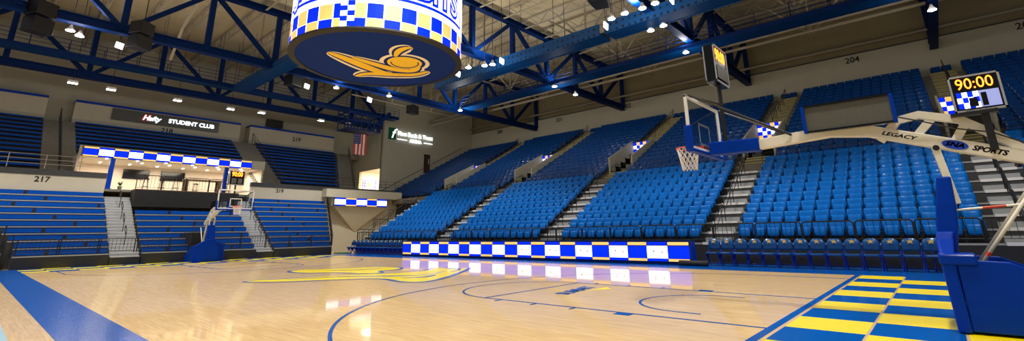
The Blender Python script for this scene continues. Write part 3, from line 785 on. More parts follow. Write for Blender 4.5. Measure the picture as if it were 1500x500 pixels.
for (ya, yb, f) in ((-24, -18.4, 0), (17.5, 23.98, 0), (0, 5.5, 1)):
    b = MB()
    for i in range(26):
        x1 = EX-ERUN/2*i; z = EZ+ERISE/2*i; o_ = uflare(x1) if f else 0
        b.box(x1-ERUN/2-.02, x1, ya+o_, yb+o_, z-1.2, z)
    struct(b, 'upper_stair', 'concrete')
labs = ['left upper stairs of the end stand', 'upper stairs left of section 219', 'upper stairs right of section 219']
for k, (yy, f) in enumerate(((-21.3, 0), (23.6, 0), (4.6, 1))):
    t = thing('stair_railing', 'black railing climbing the '+labs[k], 'railing', (-80, yy, 17.4))
    b = MB()
    for i in range(14):
        x = EX-ERUN*i-.3; z = EZ+ERISE*i; y = yy+(uflare(x) if f else 0); b.tube([(x, y, z-.2), (x, y, z+3)], .07)
        if i < 13:
            x2 = x-ERUN; y2 = yy+(uflare(x2) if f else 0)
            for h in (1.5, 3.0): b.tube([(x, y, z+h), (x2, y2, z+ERISE+h)], .06)
    b.build('rail', 'black_metal', t)
t = thing('front_railing', 'long thin rail along the front of the left upper end section', 'railing', (-79, -40, 18.4))
b = MB()
for z in (19.3, 20.2, 21.1): b.tube([(-78.6, -60, z), (-78.6, -18, z)], .05)
for k in range(9): b.tube([(-78.6, -60+5.2*k, 18.4), (-78.6, -60+5.2*k, 21.1)], .07)
b.build('rail', 'joist_beige', t)
t = thing('front_railing', 'long thin rail along the front of upper section 219', 'railing', (-79, 28, 18.4))
b = MB()
for z in (19.3, 20.2, 21.1): b.tube([(-78.6, 17, z), (-78.6, 36, z)], .05)
for k in range(6): b.tube([(-78.6, 17+3.8*k, 18.4), (-78.6, 17+3.8*k, 21.1)], .07)
b.build('rail', 'black_metal', t)
# cream screens with blue caps behind the top rows
for y0, y1 in ((-60, -24), (-19, 19.8), (22.6, 51)):
    o = struct(MB().box(-112, -108, y0, y1, 34.6, 38.9), 'wall_press', 'cream_wall', 'cream back panel behind a top row')
    MB().box(-112, -107.9, y0, y1, 38.9, 39.5).build('cap', 'cap_blue', o)
    MB().box(-112, -107.95, y0, y1, 33.0, 34.6).build('base', 'grey_wall', o)
struct(MB().box(-112, -107.5, -60, 62, 32, 33.4), 'top_walkway', 'concrete')
t = thing('student_club_sign', 'long black lit sign board reading Hefty STUDENT CLUB', 'sign', (-107.6, 2, 34.8))
MB().box(-107.88, -107.4, -11.6, 13.6, 35.5, 38.6).build('board', 'grey_screen', t)
text('lettering', 'STUDENT CLUB', 1.6, (-107.35, 6.6, 37.0), (0, 1, 0), (0, 0, 1), 'sign_white', t, bold=.06)
text('lettering', 'efty', 1.85, (-107.35, -2.5, 37.0), (0, 1, 0), (0, 0, 1), 'sign_white', t, shear=.3, bold=.06)
text('lettering', 'H', 1.85, (-107.30, -4.4, 37.05), (0, 1, 0), (0, 0, 1), 'sign_white', t, shear=.3, bold=.05)
text('red_outline', 'H', 2.1, (-107.36, -4.4, 37.05), (0, 1, 0), (0, 0, 1), 'sign_red', t, shear=.3, bold=.12)
def number(s, y, z, x=None, yy=None, size=2.0, lab=''):
    if x is None: o = text('section_number', s, size, (y, 103.93, z), (1, 0, 0), (0, 0, 1), 'text_black', bold=.03)
    else: o = text('section_number', s, size, (x, y, z), (0, 1, 0), (0, 0, 1), 'text_black', bold=.03)
    tag(o, 'black section number on the %s' % lab, 'number')
for s_, x, l_ in (('200', -74.5, 'far wall nearest the bank sign'), ('201', -44.5, 'far wall, second from its left corner'), ('202', -16.9, 'far wall near the end of the middle truss'), ('203', 14.5, 'far wall, just left of the near backboard top'), ('204', 44.9, 'far wall above the framed grey screen'), ('205', 74.6, 'far wall at the right edge')): number(s_, x, 44.2, lab=l_)
number('217', -23.5, 16.3, -79.1, size=1.5, lab='cream fascia above the left bleachers')
number('219', 22.2, 16.4, -79.1, size=1.3, lab='cream fascia right of the club opening')
number('218', 1.0, 34.2, -107.9, size=1.9, lab='wall under the student club sign')
number('219', 37.5, 36.6, -107.9, size=1.9, lab='cream panel above the upper seats')
t = thing('wall_speaker', 'dark rectangular box high on the end wall above section 219', 'speaker', (-111, 31, 42))
MB().box(-112, -110.6, 28.4, 33.6, 40.4, 43).build('cabinet', 'black_metal', t, bev=.1)
# bank sign
t = thing('bank_sign', 'white lit First Bank & Trust ARENA sign with green square logo', 'sign', (-90.9, 70, 39))
o = MB().box(-91, -90.6, 62.6, 65.6, 38.0, 42.3).build('logo_panel', 'sign_green', t)
text('logo_letter', 'f', 5.0, (-90.55, 64.1, 40.1), (0, 1, 0), (0, 0, 1), 'sign_white', t, shear=.35, bold=.05)
text('lettering', 'First Bank & Trust', 2.15, (-90.55, 74.4, 40.6), (0, 1, 0), (0, 0, 1), 'sign_white', t, bold=.06, ext=.1)
text('lettering', 'ARENA', 1.7, (-90.55, 74.4, 38.4), (0, 1, 0), (0, 0, 1), 'sign_white', t, bold=.05, ext=.1)
MB().box(-90.6, -90.5, 66.2, 70.6, 38.3, 38.6).box(-90.6, -90.5, 78.2, 82.4, 38.3, 38.6).build('rule', 'sign_white', t)
# flag and its blue cage
t = thing('hanging_flag', 'United States flag hanging vertically in the corner below a blue cage', 'flag', (-75, 42.5, 34))
for k in range(7):
    b = MB(); 
    for q in range(10):
        z1 = 34.5-6.4*q/10; z0 = z1-.64
        y = 40.4+.60*k; b.box(-75.05+.06*math.sin(q+k), -74.97+.06*math.sin(q+k), y, y+.61, z0, z1)
    if k % 2 == 0: b.build('red_stripe', 'flag_red', t)
    else: b.build('white_stripe', 'flag_white', t)
MB().box(-74.95, -74.88, 40.4, 42.6, 31.3, 34.5).build('canton', 'flag_blue', t)
b = MB()
for k in range(12): b.box(-74.88, -74.86, 40.7+.6*(k % 3), 40.85+.6*(k % 3), 31.7+.7*(k//3), 31.85+.7*(k//3))
b.build('stars', 'flag_white', t)
MB().tube([(-75, 40.2, 34.6), (-75, 44.8, 34.6)], .08).build('pole', 'black_metal', t)
t = thing('blue_cage', 'blue steel lift cage hanging in the corner above the flag', 'platform', (-75, 43, 35))
b = MB(); x0, x1, y0, y1, z0, z1 = -80, -74, 37.5, 48.5, 35.6, 40.5
for z in (z0, (z0+z1)/2, z1):
    for p, q in (((x0, y0), (x1, y0)), ((x1, y0), (x1, y1)), ((x1, y1), (x0, y1)), ((x0, y1), (x0, y0))): b.bar((*p, z), (*q, z), .3, .35)
for x in (x0, x1):
    for k in range(6): y = y0+(y1-y0)*k/5; b.bar((x, y, z0), (x, y, z1 if k % 5 else 42), .25, .25)
b.box(x0, x1, y0, y1, z0-.15, z0)
b.build('frame', 'truss_blue', t)
MB().bar((-76, 46, 36), (-76, 53, 43), 1.0, 1.0).bar((-78, 50, 36), (-78, 52, 43), .8, .8).build('hanger', 'truss_blue', t)

# ------------------------------------------------------------------ roof steel
TX = [-93, -55, -18, 21, 60]
tl = ['blue roof truss over the end stands', 'blue roof truss left of the centre scoreboard', 'blue roof truss ending right of the centre scoreboard', 'blue roof truss ending above the near hoop clock', 'blue roof truss at the right edge']
for k, X_ in enumerate(TX):
    t = thing('roof_truss', tl[k], 'truss', (X_, 20, 42.4)); zb, zt = 42.9, 55.5
    y0, y1 = -60, 103.5
    if k >= 3: y0 = 5 if k == 3 else 5
    zb = 42.4 if k < 2 else 43.6
    MB().box(X_-.75, X_+.75, y0, y1, zb-.85, zb-.65).box(X_-.2, X_+.2, y0, y1, zb-.7, zb+.7).box(X_-.75, X_+.75, y0, y1, zb+.65, zb+.85).build('bottom_chord', 'truss_blue', t)
    MB().box(X_-.7, X_+.7, y0, y1, zt-.65, zt-.45).box(X_-.15, X_+.15, y0, y1, zt-.5, zt+.5).box(X_-.7, X_+.7, y0, y1, zt+.45, zt+.65).build('top_chord', 'truss_blue', t)
    n = 12; step = (103.5-(-60))/n
    for i in range(n+1):
        y = -60+step*i
        if y < y0-.1: continue
        MB().bar((X_, y, zb), (X_, y, zt), 1.0, 1.0).build('web_post', 'truss_blue', t)
        if i < n:
            a, c = ((X_, y, zb), (X_, y+step, zt)) if (i % 2) else ((X_, y, zt), (X_, y+step, zb))
            MB().bar(a, c, .85, .85).build('web_diagonal', 'truss_blue', t)
# joists along x
for k in range(20):
    y = -52+8.1*k
    if y > 102: break
    b = MB(); zt, zb = 57.8, 55.0
    b.box(-112, 96, y-.2, y+.2, zt-.25, zt); b.box(-112, 96, y-.2, y+.2, zb, zb+.22)
    x = -112; i = 0
    while x < 95: b.bar((x, y, zb if i % 2 else zt), (x+3.2, y, zt if i % 2 else zb), .12, .16); x += 3.2; i += 1
    tag(b.build('roof_joist', 'joist_beige'), 'beige open web roof joist, %s counted from the far wall' % ORD[19-k if k < 19 else 1], 'joist', 'beige roof joists under the deck')
# pipes and braces near the far wall
tag(MB().tube([(-90, 80, 45.4), (96, 80, 45.4)], .35, 10).build('roof_pipe', 'joist_beige', smooth=True), 'long beige pipe under the roof, lower of the close pair', 'pipe')
tag(MB().tube([(-90, 80, 46.9), (96, 80, 46.9)], .35, 10).build('roof_pipe', 'joist_beige', smooth=True), 'long beige pipe under the roof, upper of the close pair', 'pipe')
tag(MB().tube([(-90, 102, 47.2), (96, 102, 47.2)], .32, 10).build('roof_pipe', 'joist_beige', smooth=True), 'long beige pipe running just above the far wall top', 'pipe')
bi = 0
for X_ in (-74, -36, 1.5, 40, 78):
    for y in (52, 68, 84):
        bi += 1
        t = tag(MB().bar((X_, y, 46), (X_-8, y, 55), .35, .35).bar((X_, y, 46), (X_+8, y, 55), .35, .35).bar((X_, y, 46), (X_, y, 55), .3, .3).tube([(X_, y-14, 46), (X_, y+2, 46)], .2).build('sway_brace', 'joist_beige'),
                'beige V shaped sway brace under the roof, %s bay from the left, %s row' % (ORD[(bi-1)//3+1], ('front', 'middle', 'back')[(bi-1) % 3]), 'brace', 'beige sway braces')
for X_, y in ((-40, 8), (-66, -8), (-30, 24)):
    tag(MB().bar((X_-6, y, 44), (X_, y, 50), .5, .5).bar((X_, y, 50), (X_+14, y, 54), .5, .5).build('bent_brace', 'joist_beige'), {-40: 'bent beige brace left of the centre scoreboard', -66: 'bent beige brace over the left bleachers', -30: 'bent beige brace hidden partly behind the centre scoreboard'}[X_], 'brace')
# catwalks
def catwalk(nm, lab, p0, p1, along, side, perf, rails=True, zc=41.6, h=2.2, wd=4):
    t = thing(nm, lab, 'catwalk', ((p0+p1)/2 if along == 'x' else side, side if along == 'x' else (p0+p1)/2, zc))
    def B(b, a0, a1, s0, s1, z0, z1, mi=0):
        return b.box(a0, a1, s0, s1, z0, z1, mi) if along == 'x' else b.box(s0, s1, a0, a1, z0, z1, mi)
    B(MB(), p0, p1, side, side+wd, zc-.1, zc+.1).build('deck', 'catwalk_blue', t)
    b = MB()
    for s_ in (side-.1, side+wd): B(b, p0, p1, s_, s_+.1, zc-.2, zc+h)
    b.build('side_panel', 'perforated' if perf else 'truss_blue', t)
    if rails:
        b = MB()
        for s_ in (side, side+wd):
            for z in (zc+h+.9, zc+h+1.8, zc+h+2.7):
                b.tube([(p0, s_, z), (p1, s_, z)] if along == 'x' else [(s_, p0, z), (s_, p1, z)], .06, 5)
            q = p0
            while q <= p1:
                b.tube([(q, s_, zc), (q, s_, zc+h+2.7)] if along == 'x' else [(s_, q, zc), (s_, q, zc+h+2.7)], .07, 5); q += 6
        b.build('handrail', 'truss_blue', t)
    q = p0+2
    while q <= p1:
        for s_ in (side, side+wd): MB().tube([(q, s_, zc), (q, s_, 57.9)] if along == 'x' else [(s_, q, zc), (s_, q, 57.9)], .05, 4).build('hanger_rod', 'truss_blue', t)
        q += 12.5
catwalk('lighting_catwalk', 'perforated blue catwalk from the centre scoreboard rightward', -40, 10.6, 'x', 42.5, True, False)
catwalk('lighting_catwalk', 'perforated blue catwalk segment at the top right carrying bright lamps', 11.6, 60, 'x', 42.5, True, False)
catwalk('roof_catwalk', 'plain blue catwalk with rails running above the far seats', -50, 96, 'x', 61, False, True, h=.7)
catwalk('roof_catwalk', 'narrow blue catwalk left behind the centre scoreboard', -78, -30, 'x', 7.5, True, False, h=1.4, wd=3)
catwalk('roof_catwalk', 'railed blue catwalk running beside the leftmost roof truss', -60, 60, 'y', -84, False, True, zc=43, h=.8, wd=3)
# lamps
def round_lamp(i, x, y, z, kind, lab, on=True):
    t = thing('roof_lamp', lab, 'light', (x, y, z), 0, 'lamps under the arena roof')
    if kind == 'bay':
        MB().loft([[(x+r*math.cos(a*.5236), y+r*math.sin(a*.5236), zz) for a in range(12)] for r, zz in ((.2, z+1.1), (.3, z+.7), (.7, z+.05))]).build('reflector', 'white_gloss', t, smooth=True)
        MB().prism([(x+.62*math.cos(a*.5236), y+.62*math.sin(a*.5236)) for a in range(12)], z-.02, z+.04, 'z').build('lens', 'lamp_white', t)
        MB().tube([(x, y, z+1.1), (x, y, 58)], .06).build('stem', 'black_metal', t)
    else:
        MB().prism([(y-.6, z-.55), (y+.6, z-.8), (y+.75, z+.4), (y-.5, z+.6)], x-.15, x+.15, 'x').build('panel', 'lamp_soft', t)
        MB().tube([(x, y, z+.5), (x, y, 58)], .06).build('stem', 'black_metal', t)
    return t
NM = dict
BAYS = [(-57.9, -25.8, 41, 'over the left speakers'), (-58.6, -24.4, 40.6, 'just right of the lamp over the left speakers'),
        (-52.9, 37.4, 41, 'under the scoreboard rim by the corner'), (-56.2, 23.9, 41, 'left below the scoreboard'), (-50.8, 61.3, 41, 'above the far wall corner'),
        (-14.5, 38.3, 40.6, 'on the catwalk right of the scoreboard, brightest'), (-16.3, 37.6, 40.6, 'on the catwalk just left of the brightest lamp'), (-20.5, 36.6, 40.9, 'on the catwalk touching the scoreboard edge'),
        (-15.1, 61.9, 41, 'over the far seats on the middle truss'), (-15.5, 72, 41, 'lowest on the middle truss'),
        (16.4, 36.9, 41, 'left of the bright pair at the top edge'), (19.2, 36.6, 41, 'beside the bright pair at the top edge'), (22.4, 36.9, 41, 'brightest at the top edge, left one'), (24.8, 36.7, 41, 'brightest at the top edge, right one'),
        (19.3, 46.4, 41, 'behind the upper catwalk, left of two'), (22, 46, 41, 'behind the upper catwalk, right of two'), (19.7, 62.1, 41, 'just left of the near hoop clock'), (59.6, 72.3, 41, 'at the upper right over section 204')]
for i, (x, y, z, l) in enumerate(BAYS): round_lamp(i, x, y, z, 'bay', 'bright round roof lamp '+l)
for i, (x, y, z, l) in enumerate([(-60, -18.6, 41, 'at the upper left beside the hanging speakers'), (-59.8, 18, 41, 'left below the scoreboard beside a small speaker'), (-52, 31, 38.6, 'under the scoreboard rim'), (-12, 38.6, 41, 'at the right of the bright catwalk lamp'), (-20, 33, 38.6, 'at the lower right rim of the scoreboard'), (14.3, 38.4, 41, 'at the end of the upper perforated catwalk'), (27.5, 37, 41, 'at the top edge right of the brightest pair')]):
    round_lamp(i, x, y, z, 'flag', 'pale square roof panel '+l)
ys_ = [(-21.8, 38.9), (-15.1, 38.8), (-2, 38.8), (10.3, 38.8), (18.3, 39.2), (35.9, 39.8), (45.4, 40.2)]
for i, (y, z) in enumerate(ys_):
    t = thing('end_lamp', 'small glowing lamp over the upper end seats, %s from the left' % ORD[i+1], 'light', (-88, y, z), 0, 'row of lamps over the upper end seats')
    MB().box(-88.6, -87.4, y-.9, y+.9, z-.1, z+.5).build('housing', 'white_gloss', t, bev=.1)
    MB().box(-88.5, -87.5, y-.8, y+.8, z-.16, z-.09).build('lens', 'lamp_white', t)
    MB().tube([(-88, y, z+.5), (-88, y, 58)], .06).build('stem', 'black_metal', t)
def spot(x, y, z, e, ang=150, tgt=None, c=(1, .965, .90), sz=1.2, blend=.6):
    ld = bpy.data.lights.new('bay_spot', 'SPOT'); ld.energy = e; ld.spot_size = math.radians(ang); ld.spot_blend = blend; ld.shadow_soft_size = sz*S; ld.color = c
    o = bpy.data.objects.new('bay_spot', ld); col.objects.link(o); o.location = Vector((x, y, z))*S
    if tgt: o.rotation_euler = (Vector(tgt)-Vector((x, y, z))).to_track_quat('-Z', 'Y').to_euler()
for X_ in (-58, -20, 20, 56):
    for y in (-42, -8, 28):
        spot(X_, y, 40.5, BAY_W*(3.3 if y > 0 else 3.6), 106 if y > 0 else 116)
for X_ in (-60, -22, 17, 54): spot(X_, 42, 39.8, BAY_W*.45, 90)
for y in (-15, 10, 35): spot(-88, y, 38.4, BAY_W*.05, 140)
for X_, y in ((-57, -25), (-54, 24), (-52, 38), (-50, 61), (-15, 37.5), (-15, 64), (21, 37), (20, 60), (59.6, 66), (-20, -30), (20, -30), (56, 0), (55, -40)):
    ld = bpy.data.lights.new('bay_glow', 'POINT'); ld.energy = BAY_W*(.24 if y < 50 else (.34 if X_ < -40 else .12)); ld.shadow_soft_size = .25; ld.color = (1, .96, .88)
    o = bpy.data.objects.new('bay_glow', ld); col.objects.link(o); o.location = Vector((X_, y, 38.2))*S
    spot(X_, y, 42.3, BAY_W*.42, 165, (X_+.01, y, 60))  # upward fill added to brighten the roof deck, no fixture of its own
# hanging speakers
def speakers(lab, x, y, z, sz, n, ang):
    t = thing('hanging_speaker', lab, 'speaker', (x, y, z))
    for k in range(n):
        b = MB(); c = Vector((x, y, z-k*sz*1.15)); a = ang
        pts = [(-sz*.55, -sz*.6), (sz*.55, -sz*.6), (sz*.4, sz*.6), (-sz*.4, sz*.6)]
        ca, sa = math.cos(a), math.sin(a)
        b.prism([(c.x+p[0]*ca-p[1]*sa, c.y+p[0]*sa+p[1]*ca) for p in pts], c.z-sz*.5, c.z+sz*.5, 'z').build('cabinet', 'black_metal', t, bev=.12)
    MB().tube([(x, y, z+sz*.5), (x, y, 58)], .08).build('cable', 'black_metal', t)
speakers('big dark speaker cluster at the top left edge of the roof', -54.3, -29.8, 42.4, 2.6, 2, .5)
speakers('dark speaker pair hanging right of the left roof cluster', -49.5, -17, 41.6, 2.4, 2, .5)
speakers('small dark speaker left below the scoreboard', -56.8, 13.5, 40.5, 2.6, 1, .3)
speakers('dark speaker at the top edge above the catwalk gap', 18, 30.5, 42.3, 3.0, 1, .3)
speakers('dark speaker behind the lower scoreboard rim', -62, 52, 41.5, 2.6, 1, .3)

# ------------------------------------------------------------------ centre scoreboard
CX, CY, RB, ZB = .85, .72, 11.0, 27.0
t = thing('centre_scoreboard', 'huge round hanging scoreboard with checkered lit rim and blue underside', 'scoreboard', (CX, CY, ZB))
def cyl(b, r, z0, z1, a0, a1, n, mi, th=.08):
    vs = []; fs = []
    for i in range(n+1):
        a = a0+(a1-a0)*i/n
        for rr, z in ((r, z0), (r, z1)): vs.append((CX+rr*math.cos(a), CY+rr*math.sin(a), z))
    for i in range(n): fs.append((2*i, 2*i+2, 2*i+3, 2*i+1))
    b.add(vs, fs, mi)
b = MB(); nc = 36; Z1, Z2, Z3, Z4 = 27.25, 28.28, 30.15, 38.5
for i in range(nc):
    a0 = 2*math.pi*i/nc; a1 = a0+2*math.pi/nc; g = .006
    cyl(b, RB, Z1, Z2, a0+g, a1-g, 2, 0 if i % 2 else 2); cyl(b, RB, Z2+.03, Z3, a0+g, a1-g, 2, 2 if i % 2 else 0)
cyl(b, RB-.04, Z1, Z3+.1, 0, 2*math.pi, 72, 1)
cyl(b, RB, Z3+.05, Z4, 0, 2*math.pi, 72, 1)
SA = math.radians(-51)                     # small checker seam
for i in range(2):
    for k in range(15): cyl(b, RB+.05, Z1+.64*k, Z1+.64*(k+1), SA-.075+.075*i, SA+.075*i, 1, 0 if (i+k) % 2 else 1)
b.build('led_screen', ['led_blue', 'led_white', 'led_gold'], t, fix=False)
b = MB(); rings = [[(CX+r*math.cos(2*math.pi*k/72), CY+r*math.sin(2*math.pi*k/72), z) for k in range(72)] for r, z in ((RB+.05, 27.24), (RB+.08, 27.0), (RB-.75, 26.9), (RB-.75, 27.3))]
b.loft(rings, cap=False).build('bottom_rim', 'skirt_black', t)
MB().prism([(CX+(RB-.75)*math.cos(2*math.pi*k/72), CY+(RB-.75)*math.sin(2*math.pi*k/72)) for k in range(72)], 27.0, 27.3, 'z').build('bottom_panel', 'board_navy', t)
b = MB(); 
for r, z0, z1 in ((RB-.2, Z4, 39.3),): b.prism([(CX+r*math.cos(2*math.pi*k/48), CY+r*math.sin(2*math.pi*k/48)) for k in range(48)], z0, z1, 'z')
b.build('top_frame', 'truss_blue', t)
b = MB()
for k in range(6): a = k*math.pi/3; b.tube([(CX+8*math.cos(a), CY+8*math.sin(a), 39), (CX+8*math.cos(a), CY+8*math.sin(a), 57)], .1)
b.build('hoist_cable', 'black_metal', t)
# badges with lettering round the rim
def badge(ac, half):
    z0, z1 = 30.9, 35.9
    b = MB(); cyl(b, RB+.06, z0, z1, ac-half-.07, ac+half+.07, 28, 0); cyl(b, RB+.08, z0+.38, z1-.38, ac-half-.035, ac+half+.035, 28, 1)
    cyl(b, RB+.10, z0+.4, z1-.4, ac-half-.035, ac+half+.035, 28, 0) if False else None
    b.build('badge', ['led_blue', 'led_white'], t, fix=False)
    wid = 2*half*RB
    def wp(x, y, z): a = ac+x/RB; return (CX+(RB+.14+z)*math.cos(a), CY+(RB+.14+z)*math.sin(a), (z0+z1)/2+y)
    text('lettering', 'JACKRABBITS', 5.2, None, (1, 0, 0), (0, 1, 0), 'led_blue', t, ext=.01, warp=wp, bold=.36, fitw=wid-1.1)
    def wp2(x, y, z): a = ac+x/RB; return (CX+(RB+.19+z)*math.cos(a), CY+(RB+.19+z)*math.sin(a), (z0+z1)/2+y)
    text('lettering_inlay', 'JACKRABBITS', 5.2, None, (1, 0, 0), (0, 1, 0), 'led_lilac', t, ext=.01, warp=wp2, bold=.0, fitw=wid-1.8)
badge(math.radians(-34), 1.14)
# abstract gold swirl on the underside
def disc_sw(pts, wd, m, z, nm='emblem_swoosh', pw=.5):
    P_ = [Vector((p[0], p[1], 0)) for p in pts]; n = len(P_); Q = []
    for i in range(n-1):
        p0 = P_[max(i-1, 0)]; p1 = P_[i]; p2 = P_[i+1]; p3 = P_[min(i+2, n-1)]
        for k in range(8): tt = k/8; Q.append(.5*((2*p1)+(p2-p0)*tt+(2*p0-5*p1+4*p2-p3)*tt*tt+(3*p1-p0-3*p2+p3)*tt**3))
    Q.append(P_[-1]); vs = []; L_ = len(Q)
    for i, q in enumerate(Q):
        d = (Q[min(i+1, L_-1)]-Q[max(i-1, 0)]).normalized(); nn = Vector((-d.y, d.x, 0)); h = wd*max(.06, math.sin(math.pi*i/(L_-1))**pw)/2
        vs += [(q.x+nn.x*h, q.y+nn.y*h, z), (q.x-nn.x*h, q.y-nn.y*h, z)]
    MB().add(vs, [(2*i, 2*i+1, 2*i+3, 2*i+2) for i in range(L_-1)]).build(nm, m, t)
def em(u, v): return (CX+.757*u-.654*v, CY+.654*u+.757*v)
def EP(L): return [em((a-548)/11.6, (b_-86)/3.9) for a, b_ in L]
E1 = EP([(488, 70), (505, 80), (523, 92), (540, 101), (556, 103)])
E2 = EP([(515, 77), (540, 88), (566, 97), (592, 99), (608, 91)])
E3 = EP([(490, 107), (515, 103), (550, 105), (588, 106), (618, 101)])
E4 = EP([(580, 78), (590, 71), (602, 67), (614, 66)])
ec = em((588-548)/11.6, (87-86)/3.9)
for m_, e, z in (('emblem_cream', 2.0, 26.985), ('board_navy', .9, 26.975), ('emblem_gold', 0, 26.965)):
    disc_sw(E1, 1.7+e, m_, z); disc_sw(E2, 1.5+e, m_, z-.002); disc_sw(E3, 1.3+e, m_, z-.003); disc_sw(E4, .9+e*.8, m_, z-.001)
    MB().prism([(ec[0]+(2.3+e/2)*math.cos(k*math.pi/16), ec[1]+(2.3+e/2)*math.sin(k*math.pi/16)) for k in range(32)], z-.004, z-.001, 'z').build('emblem_disc', m_, t)
MB().tube([(ec[0]+1.8*math.cos(k*.2), ec[1]+1.8*math.sin(k*.2), 26.955) for k in range(3, 22)], .08).build('emblem_ring', 'board_navy', t)

# ------------------------------------------------------------------ basketball hoops
def hoop(name, label, X_, Y_, rz, near):
    t = thing(name, label, 'basketball hoop', (X_, Y_, 0), rz)
    def bd(mb, nm, m, parent=t, **k): return mb.build(nm, m, parent, local=True, **k)
    zb, zt, hw = 9.5, 13.0, 3.0
    gl = bd(MB().box(-.02, .03, -hw+.1, hw-.1, zb+.1, zt-.1), 'glass_panel', 'glass')
    b = MB()
    for y0, y1, z0, z1 in ((-hw, hw, zt-.2, zt), (-hw, hw, zb, zb+.2), (-hw, -hw+.2, zb, zt), (hw-.2, hw, zb, zt)): b.box(-.06, .12, y0, y1, z0, z1)
    bd(b, 'backboard_frame', 'white_gloss', bev=.03)
    b = MB()
    for y0, y1, z0, z1 in ((-1, 1, 11.3, 11.45), (-1, 1, 9.95, 10.1), (-1, -.85, 10, 11.4), (.85, 1, 10, 11.4)): b.box(-.035, -.025, y0, y1, z0, z1)
    bd(b, 'target_square', 'white_gloss', gl)
    b = MB().box(-.2, .28, -hw-.12, hw+.12, zb-.22, zb+.02).box(-.2, .28, -hw-.12, -hw+.1, zb, zb+1.45).box(-.2, .28, hw-.1, hw+.12, zb, zb+1.45)
    bd(b, 'edge_padding', 'pad_blue', bev=.08)
    rim = bd(MB().tube([(-1.25+.75*math.cos(k*math.pi/16), .75*math.sin(k*math.pi/16), 10) for k in range(32)], .045, 8, closed=True).box(-.55, -.05, -.3, .3, 9.9, 10.02).box(-.15, -.03, -.45, .45, 9.7, 10.05), 'rim', 'rim_orange', smooth=False)
    b = MB(); n = 12
    def np_(k, l): 
        rr = .75-(.28*(l/5.0)**.75); a = 2*math.pi*(k+.5*l)/n; return (-1.25+rr*math.cos(a), rr*math.sin(a), 10-.30*l)
    for k in range(n):
        for l in range(5):
            b.tube([np_(k, l), np_(k, l+1)], .028, 4); b.tube([np_(k+1, l), np_(k, l+1)], .028, 4)
    bd(b, 'net', 'net_white', rim)
    # arm: side profile in x,z ; court is -x
    A = [(.35, 9.98), (3.2, 9.95), (7.1, 10.2), (8.9, 9.95), (14.2, 8.0), (15.4, 7.56)]
    def sweep(path, w_, h0, h1, y0=0, mi=0):
        b = MB(); rings = []
        for i, (x, z) in enumerate(path):
            h = h0+(h1-h0)*i/(len(path)-1); p = path[max(i-1, 0)]; q = path[min(i+1, len(path)-1)]
            d = Vector((q[0]-p[0], 0, q[1]-p[1])).normalized(); nn = Vector((-d.z, 0, d.x))*h/2
            rings.append([(x-nn.x, y0-w_/2, z-nn.z), (x-nn.x, y0+w_/2, z-nn.z), (x+nn.x, y0+w_/2, z+nn.z), (x+nn.x, y0-w_/2, z+nn.z)])
        return b.loft(rings)
    dz = -.30
    arm = bd(sweep([(x, z+dz) for x, z in A[1:]], .55, .62, .62), 'main_arm', 'white_paint', bev=.04)
    bd(sweep([(.3, 9.72), (3.35, 9.66)], .85, .85, .8), 'arm_padding', 'pad_blue', bev=.08)
    C_ = [(9.3, 9.3), (10.2, 10.3), (11.1, 10.45), (12.6, 9.95), (13.6, 9.1), (14.8, 7.9)]
    bd(sweep([(x, z-.25) for x, z in C_], .4, .38, .38), 'upper_truss', 'white_paint')
    b = MB().bar((10.7, 0, 8.95), (11.6, 0, 9.95), .35, .36, up=(0, 1, 0)).bar((12.1, 0, 8.4), (12.8, 0, 9.5), .35, .36, up=(0, 1, 0))
    bd(b, 'truss_strut', 'white_paint')
    bd(MB().bar((11.45, -.42, 8.45), (11.75, -.42, 5.6), .18, .30, up=(1, 0, 0)).bar((11.45, .42, 8.45), (11.75, .42, 5.6), .18, .30, up=(1, 0, 0)), 'lift_post', 'white_paint')
    bd(MB().tube([(11.47, -.56, 8.35), (11.47, -.48, 8.35)], .14, 10), 'pivot_bolt', 'black_metal')
    # padded mast
    b = MB(); rings = [[(x0, -w_, z), (x1, -w_, z), (x1, w_, z), (x0, w_, z)] for x0, x1, w_, z in ((10.75, 11.35, .75, 3.2), (10.8, 11.6, .72, 4.6), (10.95, 11.7, .7, 5.6), (11.2, 11.75, .6, 6.9))]
    bd(b.loft(rings), 'mast_padding', 'pad_blue', bev=.08)
    b = MB(); rings = [[(x0, -w_, z), (x1, -w_, z), (x1, w_, z), (x0, w_, z)] for x0, x1, w_, z in ((10.72, 11.2, 2.6, .06), (10.66, 11.15, 2.55, 3.0), (10.66, 11.3, 1.0, 3.95), (10.7, 11.4, .78, 4.3))]
    bd(b.loft(rings), 'front_padding', 'pad_blue', bev=.08)
    bd(MB().box(10.6, 11.9, -2.62, -1.1, 2.85, 3.35), 'corner_wrap', 'pad_blue', bev=.1)
    pf = [(11.2, .12), (16.4, .12), (16.4, 1.1), (15.2, 1.95), (12.9, 3.02), (11.2, 3.1)]
    for y in (-2.5, 2.3): bd(MB().prism(pf, y, y+.2, 'y'), 'side_padding', 'pad_blue', bev=.05)
    bd(MB().box(11.2, 16.3, -2.3, 2.3, .3, 1.0).box(16.2, 16.4, -2.4, 2.4, .2, 1.1), 'base_frame', 'black_metal')
    for x in (12, 15.6):
        for y in (-1.8, 1.8): bd(MB().prism([(x+.22*math.cos(k*.6283), .23+.22*math.sin(k*.6283)) for k in range(10)], y-.1, y+.1, 'y'), 'wheel', 'black_metal')
    bd(MB().tube([(11.9, -.9, 2.6), (14.6, -.9, 6.5)], .075, 8).tube([(11.9, .9, 2.6), (14.6, .9, 6.5)], .075, 8), 'diagonal_brace', 'white_paint', smooth=True)
    bd(MB().tube([(12.32, -.9, 3.2), (12.42, -.9, 3.36)], .09, 8), 'red_band', 'red_mark')
